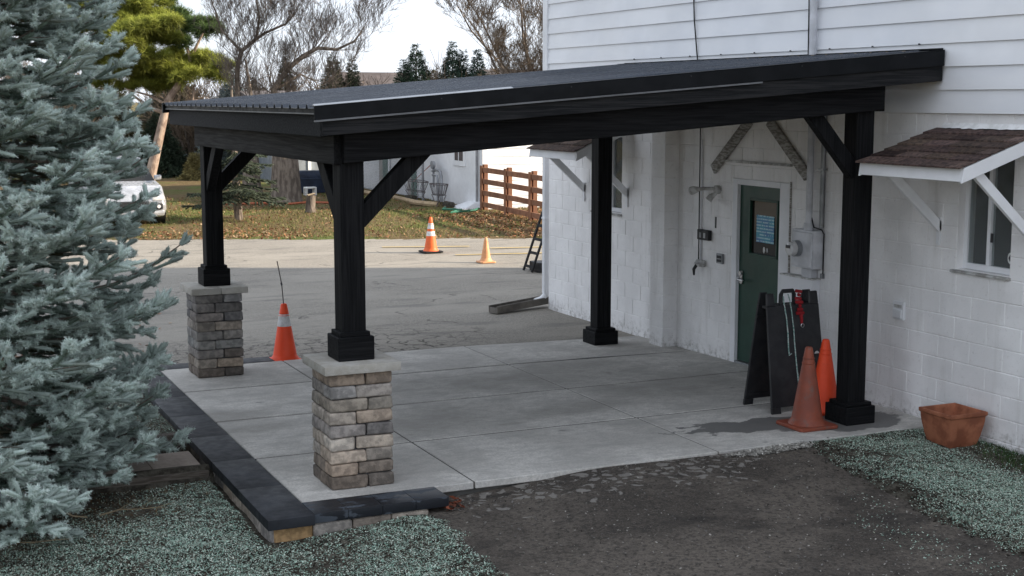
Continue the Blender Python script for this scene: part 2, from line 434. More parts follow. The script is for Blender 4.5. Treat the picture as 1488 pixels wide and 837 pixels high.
# ------------------------------------------------------------------ mesh helpers
class MB:
    def __init__(s): s.v, s.f = [], []
    def add(s, vs, fs):
        o = len(s.v); s.v += [tuple(q) for q in vs]; s.f += [tuple(i + o for i in f) for f in fs]; return s
    def hexa(s, p):     # p: bottom 4 (ccw), top 4
        return s.add(p, [(3, 2, 1, 0), (4, 5, 6, 7), (0, 1, 5, 4), (1, 2, 6, 5), (2, 3, 7, 6), (3, 0, 4, 7)])
    def box(s, x0, x1, y0, y1, z0, z1):
        return s.hexa([(x0, y0, z0), (x1, y0, z0), (x1, y1, z0), (x0, y1, z0), (x0, y0, z1), (x1, y0, z1), (x1, y1, z1), (x0, y1, z1)])
    def beam(s, p0, p1, w, h, side=None):   # w along side vector, h along the other
        p0, p1 = Vector(p0), Vector(p1); d = (p1 - p0).normalized()
        a = Vector(side).normalized() if side else (d.cross(Vector((0, 0, 1))) if abs(d.z) < .95 else Vector((1, 0, 0)))
        a = (a - d * a.dot(d)).normalized(); b = a.cross(d).normalized()
        q = lambda p, i, j: p + a * (w / 2 * i) + b * (h / 2 * j)
        return s.hexa([q(p0, -1, -1), q(p0, 1, -1), q(p0, 1, 1), q(p0, -1, 1), q(p1, -1, -1), q(p1, 1, -1), q(p1, 1, 1), q(p1, -1, 1)])
    def tube(s, pts, r, n=6, cap=True):
        pts = [Vector(p) for p in pts]; k = len(pts)
        rs = r if isinstance(r, (list, tuple)) else [r] * k
        vs, fs = [], []; a = None
        for i, p in enumerate(pts):
            d = (pts[min(i + 1, k - 1)] - pts[max(i - 1, 0)])
            d = d.normalized() if d.length > 1e-9 else Vector((0, 0, 1))
            if a is None: a = d.orthogonal().normalized()
            else:
                a = a - d * a.dot(d)
                a = a.normalized() if a.length > 1e-6 else d.orthogonal().normalized()
            b = d.cross(a)
            for j in range(n):
                t = 2 * math.pi * j / n
                vs.append(p + (a * math.cos(t) + b * math.sin(t)) * rs[i])
        for i in range(k - 1):
            for j in range(n):
                fs.append((i * n + j, i * n + (j + 1) % n, (i + 1) * n + (j + 1) % n, (i + 1) * n + j))
        if cap: fs += [tuple(range(n - 1, -1, -1)), tuple((k - 1) * n + j for j in range(n))]
        return s.add(vs, fs)
    def lathe(s, prof, c=(0, 0, 0), n=20, cap=True):
        vs, fs = [], []; k = len(prof)
        for r, z in prof:
            for j in range(n):
                t = 2 * math.pi * j / n; vs.append((c[0] + r * math.cos(t), c[1] + r * math.sin(t), c[2] + z))
        for i in range(k - 1):
            for j in range(n): fs.append((i * n + j, i * n + (j + 1) % n, (i + 1) * n + (j + 1) % n, (i + 1) * n + j))
        if cap: fs += [tuple(range(n - 1, -1, -1)), tuple((k - 1) * n + j for j in range(n))]
        return s.add(vs, fs)
    def prism(s, poly, f):   # poly 2D list; f(u,v,k) -> 3D for k in 0,1
        n = len(poly)
        vs = [f(u, v, 0) for u, v in poly] + [f(u, v, 1) for u, v in poly]
        fs = [tuple(range(n - 1, -1, -1)), tuple(range(n, 2 * n))] + [(i, (i + 1) % n, n + (i + 1) % n, n + i) for i in range(n)]
        return s.add(vs, fs)

WP = {}     # world position of each object
def wpos(o): return WP.get(o.name, Vector((0, 0, 0))) if o else Vector((0, 0, 0))
def to_mesh(mb, name, bevel=0, segs=1, smooth=False, off=Vector((0, 0, 0))):
    me = bpy.data.meshes.new(name)
    me.from_pydata([(v[0] - off.x, v[1] - off.y, v[2] - off.z) for v in mb.v], [], mb.f)
    bm = bmesh.new(); bm.from_mesh(me)
    bmesh.ops.recalc_face_normals(bm, faces=bm.faces)
    if bevel: bmesh.ops.bevel(bm, geom=[e for e in bm.edges if len(e.link_faces) == 2 and e.calc_face_angle(0) > .3], offset=bevel, segments=segs, affect='EDGES', profile=.6, clamp_overlap=True)
    bm.to_mesh(me); bm.free()
    if smooth:
        me.polygons.foreach_set('use_smooth', [True] * len(me.polygons))
        try: me.set_sharp_from_angle(angle=rad(42))
        except Exception: pass
    return me
def link(o, parent=None, world=Vector((0, 0, 0))):
    COL.objects.link(o)
    if parent: o.parent = parent
    o.location = Vector(world) - wpos(parent)
    WP[o.name] = Vector(world)
    return o
def build(name, mb, mat, parent=None, bevel=0, segs=1, smooth=False, at=None):
    """mesh given in world coordinates; the object's origin sits at `at` (or at its parent)"""
    w = Vector(at) if at is not None else wpos(parent)
    me = to_mesh(mb, name, bevel, segs, smooth, w)
    me.materials.append(MAT[mat] if isinstance(mat, str) else mat)
    return link(bpy.data.objects.new(name, me), parent, w)
def place(name, me, parent, world, col=None, rot=None):
    o = bpy.data.objects.new(name, me)
    if col: o.color = (*col, 1)
    if rot: o.rotation_euler = rot
    return link(o, parent, world)
def tag(o, label, cat, group=None):
    o['label'] = label; o['category'] = cat
    if group: o['group'] = group
    return o
def thing(name, label, cat, loc=(0, 0, 0), group=None, rotz=0):
    o = bpy.data.objects.new(name, None); o.empty_display_size = .2
    link(o, None, Vector(loc)); o.rotation_euler = (0, 0, rotz)
    return tag(o, label, cat, group)
def structure(o): o['kind'] = 'structure'; return o
def big_mesh(name, verts, tris, mat, parent=None, cols=None, at=None, k=3):
    """numpy mesh of triangles / quads, optional per-vertex colours"""
    w = Vector(at) if at is not None else wpos(parent)
    verts = np.asarray(verts, np.float32) - np.array(w, np.float32)
    tris = np.asarray(tris, np.int32)
    me = bpy.data.meshes.new(name)
    me.vertices.add(len(verts)); me.vertices.foreach_set('co', verts.ravel())
    n = len(tris)
    me.loops.add(n * k); me.loops.foreach_set('vertex_index', tris.ravel())
    me.polygons.add(n); me.polygons.foreach_set('loop_start', np.arange(0, n * k, k, dtype=np.int32))
    me.update(calc_edges=True)
    if cols is not None:
        a = me.color_attributes.new('Col', 'FLOAT_COLOR', 'POINT')
        c = np.ones((len(verts), 4), np.float32); c[:, :3] = cols
        a.data.foreach_set('color', c.ravel())
    me.materials.append(MAT[mat])
    return link(bpy.data.objects.new(name, me), parent, w)
def ss(a, b, x):
    t = min(1, max(0, (x - a) / (b - a))); return t * t * (3 - 2 * t)
def nz(x, y, s=1.0, o=0.0): return mn.noise(Vector((x * s + o, y * s - o, o * .37)))

# ------------------------------------------------------------------ ground heights
def h_drive(x, y):
    d = max(0, -3.43 - y)
    return -.020 - .085 * ss(-3.5, -4.9, x) - .09 * ss(-5.0, -6.3, x) - (.02 + .05 * ss(-4.2, -2.2, x)) * min(d, 1.6) - .015 * max(0, d - 1.6) + .008 * nz(x, y, 1.3)
def left_edge(y): return -5.05 + .05 * nz(0, y, 2.3) + .04 * nz(0, y, 7)          # driveway | seeded soil
def right_edge(y): return -1.72 + .085 * (y + 3.45) + .07 * nz(5, y, 1.9) + .05 * nz(3, y, 6)
def h_left(x, y):
    if y > -1.9: return -.05 - .015 * ss(-7, -9, x) + .012 * nz(x, y, 2.2)
    d = min(left_edge(y) - x, 1.0)
    return h_drive(x, y) - .035 + .055 * ss(-.1, .35, d) + .018 * nz(x, y, 2.5) + .012 * nz(x, y, 8)
def h_right(x, y):
    d = min(x - right_edge(y), 1.5)
    e = ss(-3.40, -3.75, y)
    top = -.012 - .05 * max(0, -3.5 - y)
    return (h_drive(x, y) - .04) * (1 - ss(-.02, .24, d)) + top * ss(-.02, .24, d) + .018 * nz(x, y, 2.7) * ss(0, .3, d) + .010 * nz(x, y, 9)

def sheet(name, xs, ys, h, mat, keep=None):
    mb = MB(); idx = {}
    for j, y in enumerate(ys):
        for i, x in enumerate(xs): mb.v.append((x, y, h(x, y)))
    nx = len(xs)
    for j in range(len(ys) - 1):
        for i in range(nx - 1):
            if keep and not keep((xs[i] + xs[i + 1]) / 2, (ys[j] + ys[j + 1]) / 2): continue
            mb.f.append((j * nx + i, j * nx + i + 1, (j + 1) * nx + i + 1, (j + 1) * nx + i))
    me = bpy.data.meshes.new(name); me.from_pydata(mb.v, [], mb.f)
    me.polygons.foreach_set('use_smooth', [True] * len(me.polygons))
    me.materials.append(MAT[mat])
    return structure(link(bpy.data.objects.new(name, me)))
def lin(a, b, s): 
    n = max(1, int(round((b - a) / s))); return [a + (b - a) * i / n for i in range(n + 1)]

# lawn reaching the horizon; lowered where the paved sheets lie over it
def lot_far(x): return 15.9 - .42 * (x - .4) + .18 * nz(x, 0, .8) + .08 * nz(x, 3, 3.1)
def h_ground(x, y):
    if y < 2.6 and -14 < x < 30: return -.55
    if -26 < x < 10.5 and y < lot_far(x) : return -.10 if y < lot_far(x) - .25 else -.064
    r = math.hypot(x, y)
    return -.05 + .03 * nz(x, y, .35) + .012 * nz(x, y, 1.7)
sheet('lawn', sorted(set([-900, -500, -250, -120, -70, -45, -30] + lin(-26, 12, .25) + [14, 17, 20, 25, 30, 40, 60, 100, 200, 400, 900])),
      sorted(set([-500, -200, -80, -40, -20, -10, -4, 0] + lin(2.3, 14, .6) + lin(14, 24, .16) + lin(24, 40, .5) + [45, 52, 60, 75, 100, 150, 250, 500, 1200])), h_ground, 'lawn')
sheet('parking_lot', lin(-26, 11, .4), lin(2.15, 21.5, .4), lambda x, y: -.06 + .008 * nz(x, y, .5), 'lot', lambda x, y: y < lot_far(x) + .35)
sheet('driveway', lin(-9.5, 1.5, .07), lin(-14, -3.36, .07), h_drive, 'drive')
sheet('seeded_soil', lin(-13, -4.7, .06), lin(-9, -3.40, .06), h_left, 'soil', lambda x, y: x < left_edge(y) + .2)
sheet('seeded_soil', lin(-13, -6.40, .06), lin(-3.40, -1.80, .06), h_left, 'soil')
sheet('seeded_soil', lin(-13, -6.40, .08), lin(-.80, 2.6, .08), h_left, 'soil')
sheet('seeded_soil', lin(-2.6, .06, .05), lin(-9, -3.37, .05), h_right, 'soil', lambda x, y: x > right_edge(y) - .2)

# yellow bay lines on the lot
for (a, b) in (((1.42, 11.88), (6.5, 10.72)), ((2.55, 12.75), (7.2, 11.60)), ((.6, 13.85), (2.3, 13.25))):
    d = (Vector((*b, 0)) - Vector((*a, 0))).normalized(); n = Vector((-d.y, d.x, 0)) * .05
    mb = MB(); A, B = Vector((*a, -.044)), Vector((*b, -.044))
    mb.add([A - n, B - n, B + n, A + n], [(0, 1, 2, 3)])
    structure(build('painted_line', mb, 'yellow_paint'))

# ------------------------------------------------------------------ patio slab with its panels
patio = structure(build('patio', MB().box(-6.075, .02, -3.38, 2.17, -.16, -.066), 'joint'))
def pz(x, y): return -.045 * ss(-.2, 1.9, y) * ss(-1.6, 0, x)
PXS = [-6.08, -4.687, -2.43, .0]; PYS = [-3.41, -2.0, -.54, .91, 2.2]
def filler(x0, x1, y0, y1):
    mb = MB(); mb.hexa([(x, y, -.064) for x, y in ((x0, y0), (x1, y0), (x1, y1), (x0, y1))] + [(x, y, -.007 + pz(x, y)) for x, y in ((x0, y0), (x1, y0), (x1, y1), (x0, y1))])
    build('joint_filler', mb, 'joint', patio)
for xj in PXS[1:3]:
    for j in range(4): filler(xj - .03, xj + .03, PYS[j] + (.003 if j else .02), PYS[j + 1] - .003)
for yj in PYS[1:4]:
    for a_, b_ in ((-6.07, -4.72), (-4.65, -2.46), (-2.40, -1.4), (-1.4, -.01)): filler(a_, b_, yj - .03, yj + .03)
for i in range(3):
    for j in range(4):
        x0, x1, y0, y1 = PXS[i] + .008, PXS[i + 1] - .008, PYS[j] + (.018 if j else 0), PYS[j + 1] - (.018 if j < 3 else 0)
        mb = MB(); nx, ny = 4, 4
        P = []
        for zz in (-.06, None):
            P += [(x, y, (zz if zz is not None else 0) + pz(x, y)) for x, y in ((x0, y0), (x1, y0), (x1, y1), (x0, y1))]
        mb.hexa(P)
        build('slab_panel', mb, 'concrete', patio, bevel=.006, segs=1)

# charcoal coping and stone course around the slab's outer edge
rw = thing('retaining_wall', 'low stone edging wall with charcoal coping around the concrete slab', 'wall', (-6.25, -.6, -.2))
STONE_COLS = [(.30, .27, .24), (.36, .32, .28), (.24, .23, .225), (.40, .345, .29), (.28, .245, .215), (.33, .31, .29), (.20, .19, .185), (.38, .33, .27)]
def rstone(sx, sy, sz, bevel, seed, jit=.003, segs=1):
    r = random.Random(seed); mb = MB().box(-sx / 2, sx / 2, -sy / 2, sy / 2, -sz / 2, sz / 2)
    mb.v = [tuple(c + r.uniform(-jit, jit) for c in v) for v in mb.v]
    me = to_mesh(mb, 'stone', bevel, segs, True); me.materials.append(MAT['stone']); return me
def coping(x0, x1, y0, y1, along, n, ztop=.004):
    for k in range(n):
        mb = MB(); g = .0007
        if along == 'y':
            a, b = y0 + (y1 - y0) * k / n + g, y0 + (y1 - y0) * (k + 1) / n - g
            mb.box(x0, x1, a, b, ztop - .075, ztop + random.uniform(-.0005, .0005))
        else:
            a, b = x0 + (x1 - x0) * k / n + g, x0 + (x1 - x0) * (k + 1) / n - g
            mb.box(a, b, y0, y1, ztop - .075, ztop + random.uniform(-.0005, .0005))
        build('coping_stone', mb, ('coping_dry' if along == 'x' and y0 < 0 else 'coping'), rw, bevel=.005, segs=2, smooth=True)
coping(-6.43, -6.085, -3.765, 2.50, 'y', 7)
coping(-6.083, -5.03, -3.725, -3.413, 'x', 4)
coping(-6.083, -4.78, 2.205, 2.50, 'x', 3)
sm = [rstone(.295, .2, .14, .014, 50 + k) for k in range(4)]
smy = [rstone(.2, .295, .14, .014, 60 + k) for k in range(4)]
for c in range(2):
    for k in range(21):
        place('wall_stone', random.choice(smy), rw, (-6.30, -3.56 + .30 * k + (.12 if c else 0), -.145 - .145 * c), random.choice(STONE_COLS[1:7]))
    for k in range(4):
        col = (.33, .22, .115) if (k == 0 and c == 0) else random.choice(STONE_COLS)
        place('wall_stone', random.choice(sm), rw, (-6.235 + .30 * k + (.1 if c else 0), -3.615, -.145 - .145 * c), col)

# ------------------------------------------------------------------ main building
bld = thing('white_building', 'white painted block building with horizontal siding above, beside the covered patio', 'building', (0, -1, -.1))
OPEN = [(-.98, .10, -1, 2.085), (-4.15, -3.50, 1.455, 2.52), (2.70, 3.46, 1.49, 2.52)]   # door, near window, far window (y0,y1,z0,z1)
YN, YF, ZT = -9.0, 4.85, 2.845
def subtract(rects, o):
    out = []
    for y0, y1, z0, z1 in rects:
        a0, a1, b0, b1 = o
        if y1 <= a0 or y0 >= a1 or z1 <= b0 or z0 >= b1: out.append((y0, y1, z0, z1)); continue
        if y0 < a0: out.append((y0, a0, z0, z1))
        if y1 > a1: out.append((a1, y1, z0, z1))
        m0, m1 = max(y0, a0), min(y1, a1)
        if z0 < b0: out.append((m0, m1, z0, b0))
        if z1 > b1: out.append((m0, m1, b1, z1))
    return out
R = [(YN, YF, -.5, ZT)]
for o in OPEN: R = subtract(R, o)
mb = MB()
for y0, y1, z0, z1 in R: mb.box(.0055, .2, y0, y1, z0, z1)
wall = build('block_wall', mb, 'block', bld)
core = MB().box(1.4, 12, YN, YF, -.5, ZT).box(.2, 12, YF - .2, YF - .001, -.5, ZT - .001).box(.2, 1.4, YN + .001, YN + .2, -.5, ZT - .001)
core.box(.01, 12, YN + .002, YF - .002, ZT, 8.2)
build('building_core', core, 'block', bld)
# roof of the tall building
mb = MB(); mb.prism([(-.5, 8.1), (6, 9.9), (12.5, 8.1), (12.5, 8.2), (6, 10.05), (-.5, 8.22)], lambda u, v, k: (u, (YN - .4, YF + .35)[k], v))
mb.prism([(0, 8.1), (12, 8.1), (6, 9.85)], lambda u, v, k: (u, (YN, YF)[k], v))
build('roof', mb, 'roof_grey', bld)
blocks = []
bmesh_cache = {}
k = 1
while ZT - .2032 * (k - 1) > -.25:
    z1, z0 = ZT - .2032 * (k - 1), ZT - .2032 * k
    y = YN + (0 if k % 2 else .203)
    while y < YF:
        y0, y1 = max(y, YN), min(y + .4064, YF)
        rr = [(y0, y1, z0, z1)]
        for o in OPEN: rr = subtract(rr, o)
        for q in rr:
            g = .0048
            h0, h1, v0, v1 = q[0] + g, q[1] - g, q[2] + g, q[3] - g
            if h1 - h0 > .03 and v1 - v0 > .03: blocks.append((h0, h1, v0, v1))
        y += .4064
    k += 1
blocks.sort(key=lambda b: (b[0] + b[1]) / 2 < -4.95)
vis = [b for b in blocks if (b[0] + b[1]) / 2 > -4.95 and b[3] > -.12]
vis.sort(key=lambda b: b[0])
real, rest = vis[:300], vis[300:] + [b for b in blocks if b not in vis]
def block_mesh(w, h):
    key = (round(w, 3), round(h, 3))
    if key not in bmesh_cache:
        me = to_mesh(MB().box(0, .05, -w / 2, w / 2, -h / 2, h / 2), 'concrete_block', .0035, 1)
        me.materials.append(MAT['block']); bmesh_cache[key] = me
    return bmesh_cache[key]
for h0, h1, v0, v1 in real:
    place('concrete_block', block_mesh(h1 - h0, v1 - v0), wall, (random.uniform(-.0016, .0012), (h0 + h1) / 2, (v0 + v1) / 2))
mb = MB()
for h0, h1, v0, v1 in rest: mb.box(0, .05, h0, h1, v0, v1)
o = build('concrete_blocks', mb, 'block', wall, bevel=.0035); o['kind'] = 'stuff'
# pilaster of single blocks
pil = build('pilaster', MB().box(-.196, .003, 1.285, 1.595, -.4, 2.84), 'block', bld)
k = 1
while ZT - .2032 * k > -.3:
    z1, z0 = ZT - .2032 * (k - 1), ZT - .2032 * k
    build('concrete_block', MB().box(-.2, -.02, 1.28, 1.6, z0 + .0035, z1 - .0035), 'block', pil, bevel=.004)
    k += 1
# horizontal lap siding
SP = .2075; z = 2.845
n = 0
while z < 8.05:
    zt = min(z + SP, 8.1)
    mb = MB().hexa([(-.036, YN, z), (.009, YN, z), (.009, YF - .03, z), (-.036, YF - .03, z), (-.016, YN, zt + .006), (.009, YN, zt + .006), (.009, YF - .03, zt + .006), (-.016, YF - .03, zt + .006)])
    build('siding_board', mb, 'siding', bld)
    z += SP; n += 1
build('corner_trim', MB().box(-.05, .09, YF - .029, YF + .045, 2.83, 8.1), 'trim_white', bld, bevel=.004)

# downspout on the corner
ds = thing('downspout', 'white rain downspout running down the far corner of the building', 'downspout', (-.03, YF + .12, 0))
mb = MB(); mb.box(-.04, .05, YF + .055, YF + .14, .16, 8.0)
build('pipe', mb, 'trim_white', ds, bevel=.014, segs=2, smooth=True)
build('elbow', MB().tube([(.005, YF + .098, .22), (.0, YF + .098, .13), (-.06, YF + .098, .075), (-.17, YF + .09, .05)], [.047, .047, .046, .044], 10), 'trim_white', ds, smooth=True)
for zz in (1.25, 2.9, 5.2): build('strap', MB().box(-.046, .056, YF + .04, YF + .146, zz, zz + .025), 'trim_white', ds)
# splash trough
tr = thing('splash_trough', 'weathered brown channel trough below the corner downspout', 'trough', (-.4, 4.85, -.05))
d = Vector((-1.0, -.30, 0)).normalized(); s_ = Vector((-d.y, d.x, 0)); A = Vector((.10, 5.04, .055)); B = A + d * 1.08 + Vector((0, 0, -.05))
build('trough_floor', MB().beam(A + Vector((0, 0, -.045)), B + Vector((0, 0, -.045)), .17, .014, s_), 'metal_weathered', tr)
for q in (-1, 1): build('trough_side', MB().beam(A + s_ * .085 * q, B + s_ * .085 * q, .016, .10, s_), 'metal_weathered', tr)
build('trough_end', MB().beam(B - s_ * .085 - d * .01 + Vector((0, 0, -.01)), B + s_ * .085 - d * .01 + Vector((0, 0, -.01)), .014, .075, d), 'metal_weathered', tr)

# ---- door
dr = thing('entrance_door', 'dark green entry door with a blue notice in its small window', 'door', (.03, -.44, 0))
f = MB().box(-.012, .13, .006, .10, -.03, 2.085).box(-.012, .13, -.978, -.80, -.03, 2.085).box(-.012, .13, -.80, .006, 2.02, 2.085)
build('door_frame', f, 'trim_white', dr, bevel=.004)
leaf = MB()
for y0, y1, z0, z1 in subtract([(-.797, .003, .02, 2.017)], (-.70, -.205, 1.27, 1.855)): leaf.box(.03, .075, y0, y1, z0, z1)
lf = build('door_leaf', leaf, 'green_door', dr)
fr = MB()
for y0, y1, z0, z1 in subtract([(-.725, -.18, 1.245, 1.88)], (-.70, -.205, 1.27, 1.855)): fr.box(.018, .032, y0, y1, z0, z1)
build('window_bead', fr, 'green_door', lf, bevel=.003)
build('window_pane', MB().box(.05, .055, -.70, -.205, 1.27, 1.855), 'dark_glass', lf)
def mat_notice():
    m = NT('blue_notice')
    s = m.sep(m.tc.outputs['Object'])
    w = m.n.new('ShaderNodeTexWave'); w.wave_type = 'BANDS'; w.bands_direction = 'Z'; w.inputs['Scale'].default_value = 9
    w.inputs['Distortion'].default_value = .3
    m.lk(m.tc.outputs['Object'], w.inputs[0])
    t = m.math('MULTIPLY', m.rng(w.outputs['Fac'], .55, .7), m.rng(m.noise(m.vec((1, 26, 14)), 1, 2), .42, .5))
    c = m.mix(m.rng(m.noise(m.vec((1, 2, 6)), 2, 2), .4, .6), (.05, .30, .42), (.04, .18, .40))
    m.color(m.mix(m.math('MULTIPLY', t, .65), c, (.55, .78, .80))); m.rough(.4)
    return m.m
build('notice', MB().box(.044, .047, -.63, -.30, 1.40, 1.70), mat_notice(), lf)
build('round_sticker', MB().prism([(-.45 + .022 * math.cos(a * .5236), 1.32 + .035 * math.sin(a * .5236)) for a in range(12)], lambda u, v, k: ((.045, .048)[k], u, v)), 'white_plastic', lf)
build('small_card', MB().box(.045, .048, -.53, -.49, 1.30, 1.345), 'grey_metal', lf)
h = MB().box(.008, .03, -.085, -.035, .90, 1.05)
build('handle_plate', h, 'steel', lf, bevel=.006)
build('lever', MB().tube([(.01, -.06, .955), (-.04, -.06, .955), (-.045, -.08, .955), (-.045, -.19, .952)], .011, 8), 'steel', lf, smooth=True)
build('deadbolt', MB().tube([(.03, -.06, 1.02), (-.005, -.06, 1.02)], .026, 12), 'steel', lf, smooth=True)
build('threshold', MB().box(-.01, .13, -.80, .006, -.03, .012), 'grey_metal', dr)
for zz in (.25, 1.05, 1.8): build('hinge', MB().tube([(.022, -.80, zz), (.022, -.80, zz + .1)], .009, 6), 'steel', lf)
build('door_backing', MB().box(.2, .9, -1.1, .2, -.3, 2.2), 'interior', dr)

# ---- windows
def window(name, label, y0, y1, z0, z1, near):
    t = thing(name, label, 'window', (.1, (y0 + y1) / 2, z0))
    fx0, fx1 = .075, .13
    fr = MB()
    for q in subtract([(y0, y1, z0, z1)], (y0 + .045, y1 - .045, z0 + .055, z1 - .045)): fr.box(fx0, fx1, *q)
    build('window_frame', fr, 'trim_white', t, bevel=.004)
    ym = (y0 + y1) / 2 + .012
    build('mullion', MB().box(fx0 - .008, fx1 - .003, ym - .02, ym + .02, z0 + .055, z1 - .045), 'trim_white', t, bevel=.003)
    for a, b in ((y0 + .045, ym - .02), (ym + .02, y1 - .045)):
        build('pane', MB().box(.098, .102, a, b, z0 + .055, z1 - .045), 'glass', t)
    sl = MB().hexa([(-.03, y0 - .02, z0 - .035), (.12, y0 - .02, z0 - .03), (.12, y1 + .05, z0 - .03), (-.03, y1 + .05, z0 - .035), (-.03, y0 - .02, z0 - .012), (.12, y0 - .02, z0 + .006), (.12, y1 + .05, z0 + .006), (-.03, y1 + .05, z0 - .012)])
    build('sill', sl, 'old_white', t, bevel=.003)
    nb = MB().add([(.21, y0 - .3, z0 - .4), (.21, y1 + .3, z0 - .4), (.21, y1 + .3, z1 + .3), (.21, y0 - .3, z1 + .3), (1.39, y0 - .3, z0 - .4), (1.39, y1 + .3, z0 - .4), (1.39, y1 + .3, z1 + .3), (1.39, y0 - .3, z1 + .3)],
                  [(4, 5, 6, 7), (0, 1, 5, 4), (1, 2, 6, 5), (2, 3, 7, 6), (3, 0, 4, 7)])
    build('room_interior', nb, 'interior', t)
    if near:
        cu = MB()
        n = 26
        for k in range(n):
            a, b = y0 - .1 + .42 * k / n, y0 - .1 + .42 * (k + 1) / n
            xa, xb = .30 + .018 * math.sin(k * 1.3), .30 + .018 * math.sin(k * 1.3 + 1.3)
            cu.add([(xa, a, z0 - .1), (xb, b, z0 - .1), (xb, b, z1 + .1), (xa, a, z1 + .1)], [(0, 1, 2, 3)])
        build('curtain', cu, 'curtain', t, smooth=True)
        st = MB().prism([(-4.055 + .030 * math.cos(a * .5236), 1.60 + .05 * math.sin(a * .5236)) for a in range(12)], lambda u, v, k: ((.095, .0965)[k], u, v))
        build('oval_sticker', st, 'white_plastic', t)
        build('sticker_center', MB().prism([(-4.055 + .018 * math.cos(a * 1.5708), 1.60 + .032 * math.sin(a * 1.5708)) for a in range(4)], lambda u, v, k: ((.0935, .0945)[k], u, v)), 'dark_line', t)
        pp = MB().prism([(-4.10, 2.08), (-3.92, 2.08), (-3.92, 2.25), (-4.01, 2.36), (-4.10, 2.25)], lambda u, v, k: ((.23, .235)[k], u, v))
        build('paper_cutout', pp, 'white_plastic', t)
        build('window_latch', MB().box(.066, .076, ym - .05, ym - .028, 1.72, 1.80), 'dark_line', t)
    return t
window('sliding_window', 'white framed sliding window under the nearer shingled awning', -4.15, -3.50, 1.455, 2.52, True)
window('sliding_window', 'narrow white framed window behind the far timber post', 2.70, 3.46, 1.49, 2.52, False)

# ---- shingled window awnings
def awning(label, yr, yl, d, zt, ze, rows, pieces, brk, seed):
    """yr right end (smaller y), yl left end, projecting d from the wall"""
    r = random.Random(seed)
    t = thing('window_awning', label, 'awning', (-d / 2, (yr + yl) / 2, ze - .1), 'shingled window awnings')
    P = lambda u, y, off=0: (-d * u, y, zt + (ze - zt) * u + off)      # u 0 wall .. 1 eave
    deck = MB().hexa([P(0, yr + .03, -.03), P(0, yl - .03, -.03), P(.99, yl - .03, -.03), P(.99, yr + .03, -.03), P(0, yr + .03, -.012), P(0, yl - .03, -.012), P(.99, yl - .03, -.012), P(.99, yr + .03, -.012)])
    build('deck', deck, 'trim_white', t)
    for i in range(rows):
        u0, u1 = i / rows, (i + 1) / rows + .015
        w = (yl - yr + .05) / pieces; st = -(w * .5 if i % 2 else 0)
        for k in range(pieces + 1):
            ww = w * r.uniform(-.12, .12) if 0 < k < pieces + 1 else 0
            a = max(yr - .025, yr - .025 + st + w * k); b = min(yl + .025, yr - .025 + st + w * (k + 1))
            if b - a < .03: continue
            th = .011 + r.uniform(0, .004)
            e = u1 + (.03 if i == rows - 1 else 0) + r.uniform(-.004, .004)
            mb = MB().hexa([P(u0, a + .0015, -.006), P(u0, b - .0015, -.006), P(e, b - .0015, 0), P(e, a + .0015, 0), P(u0, a + .0015, -.001), P(u0, b - .0015, -.001), P(e, b - .0015, th), P(e, a + .0015, th)])
            o = build('shingle', mb, 'shingle', t)
            g = r.uniform(.5, 1.5); o.color = (g, g * r.uniform(.93, 1.0), g * r.uniform(.9, 1.0), 1)
    dn = Vector((-d, 0, ze - zt)).normalized()
    ff = MB().hexa([P(.985, yr + .002, -.125), P(.985, yl - .002, -.125), P(1.0, yl - .002, -.118), P(1.0, yr + .002, -.118), P(.955, yr + .002, -.02), P(.955, yl - .002, -.02), P(.99, yl - .002, -.01), P(.99, yr + .002, -.01)])
    build('eave_fascia', ff, 'trim_white', t, bevel=.003)
    for y in (yr, yl):
        a, b = (y - .022, y) if y == yr else (y, y + .022)
        rk = MB().hexa([P(0, a, -.13), P(0, b, -.13), P(1.004, b, -.13), P(1.004, a, -.13), P(0, a, -.012), P(0, b, -.012), P(.985, b, -.012), P(.985, a, -.012)])
        build('rake_board', rk, 'trim_white', t, bevel=.003)
    for y in (yr + .07, yl - .07):
        bk = MB().beam((-d * .80, y, zt + (ze - zt) * .8 - .07), (.01, y, brk), .04, .085, (0, 1, 0))
        build('bracket', bk, 'trim_white', t, bevel=.003)
        build('wall_cleat', MB().box(-.02, .0, y - .02, y + .02, brk - .15, brk + .1), 'trim_white', t)
    # ragged sealed strip against the wall
    mb = MB(); n = 34
    for k in range(n):
        a, b = yr + (yl - .07 - yr) * k / n, yr + (yl - .07 - yr) * (k + 1) / n
        q0, q1 = .035 + .05 * abs(nz(a * 5, 1, 2.3)), .035 + .05 * abs(nz(b * 5, 1, 2.3))
        mb.add([P(-.0, a, .045), P(-.0, b, .045), P(q1, b, .0105), P(q0, a, .0105)], [(0, 1, 2, 3)])
    build('flashing_strip', mb, 'plaster', t)
awning('nearer shingled awning with white brackets over the sliding window', -4.46, -3.20, .87, 2.715, 2.425, 6, 4, 1.80, 3)
awning('far shingled awning partly hidden behind the far timber post', 2.46, 3.80, .80, 2.70, 2.325, 6, 4, 1.74, 5)

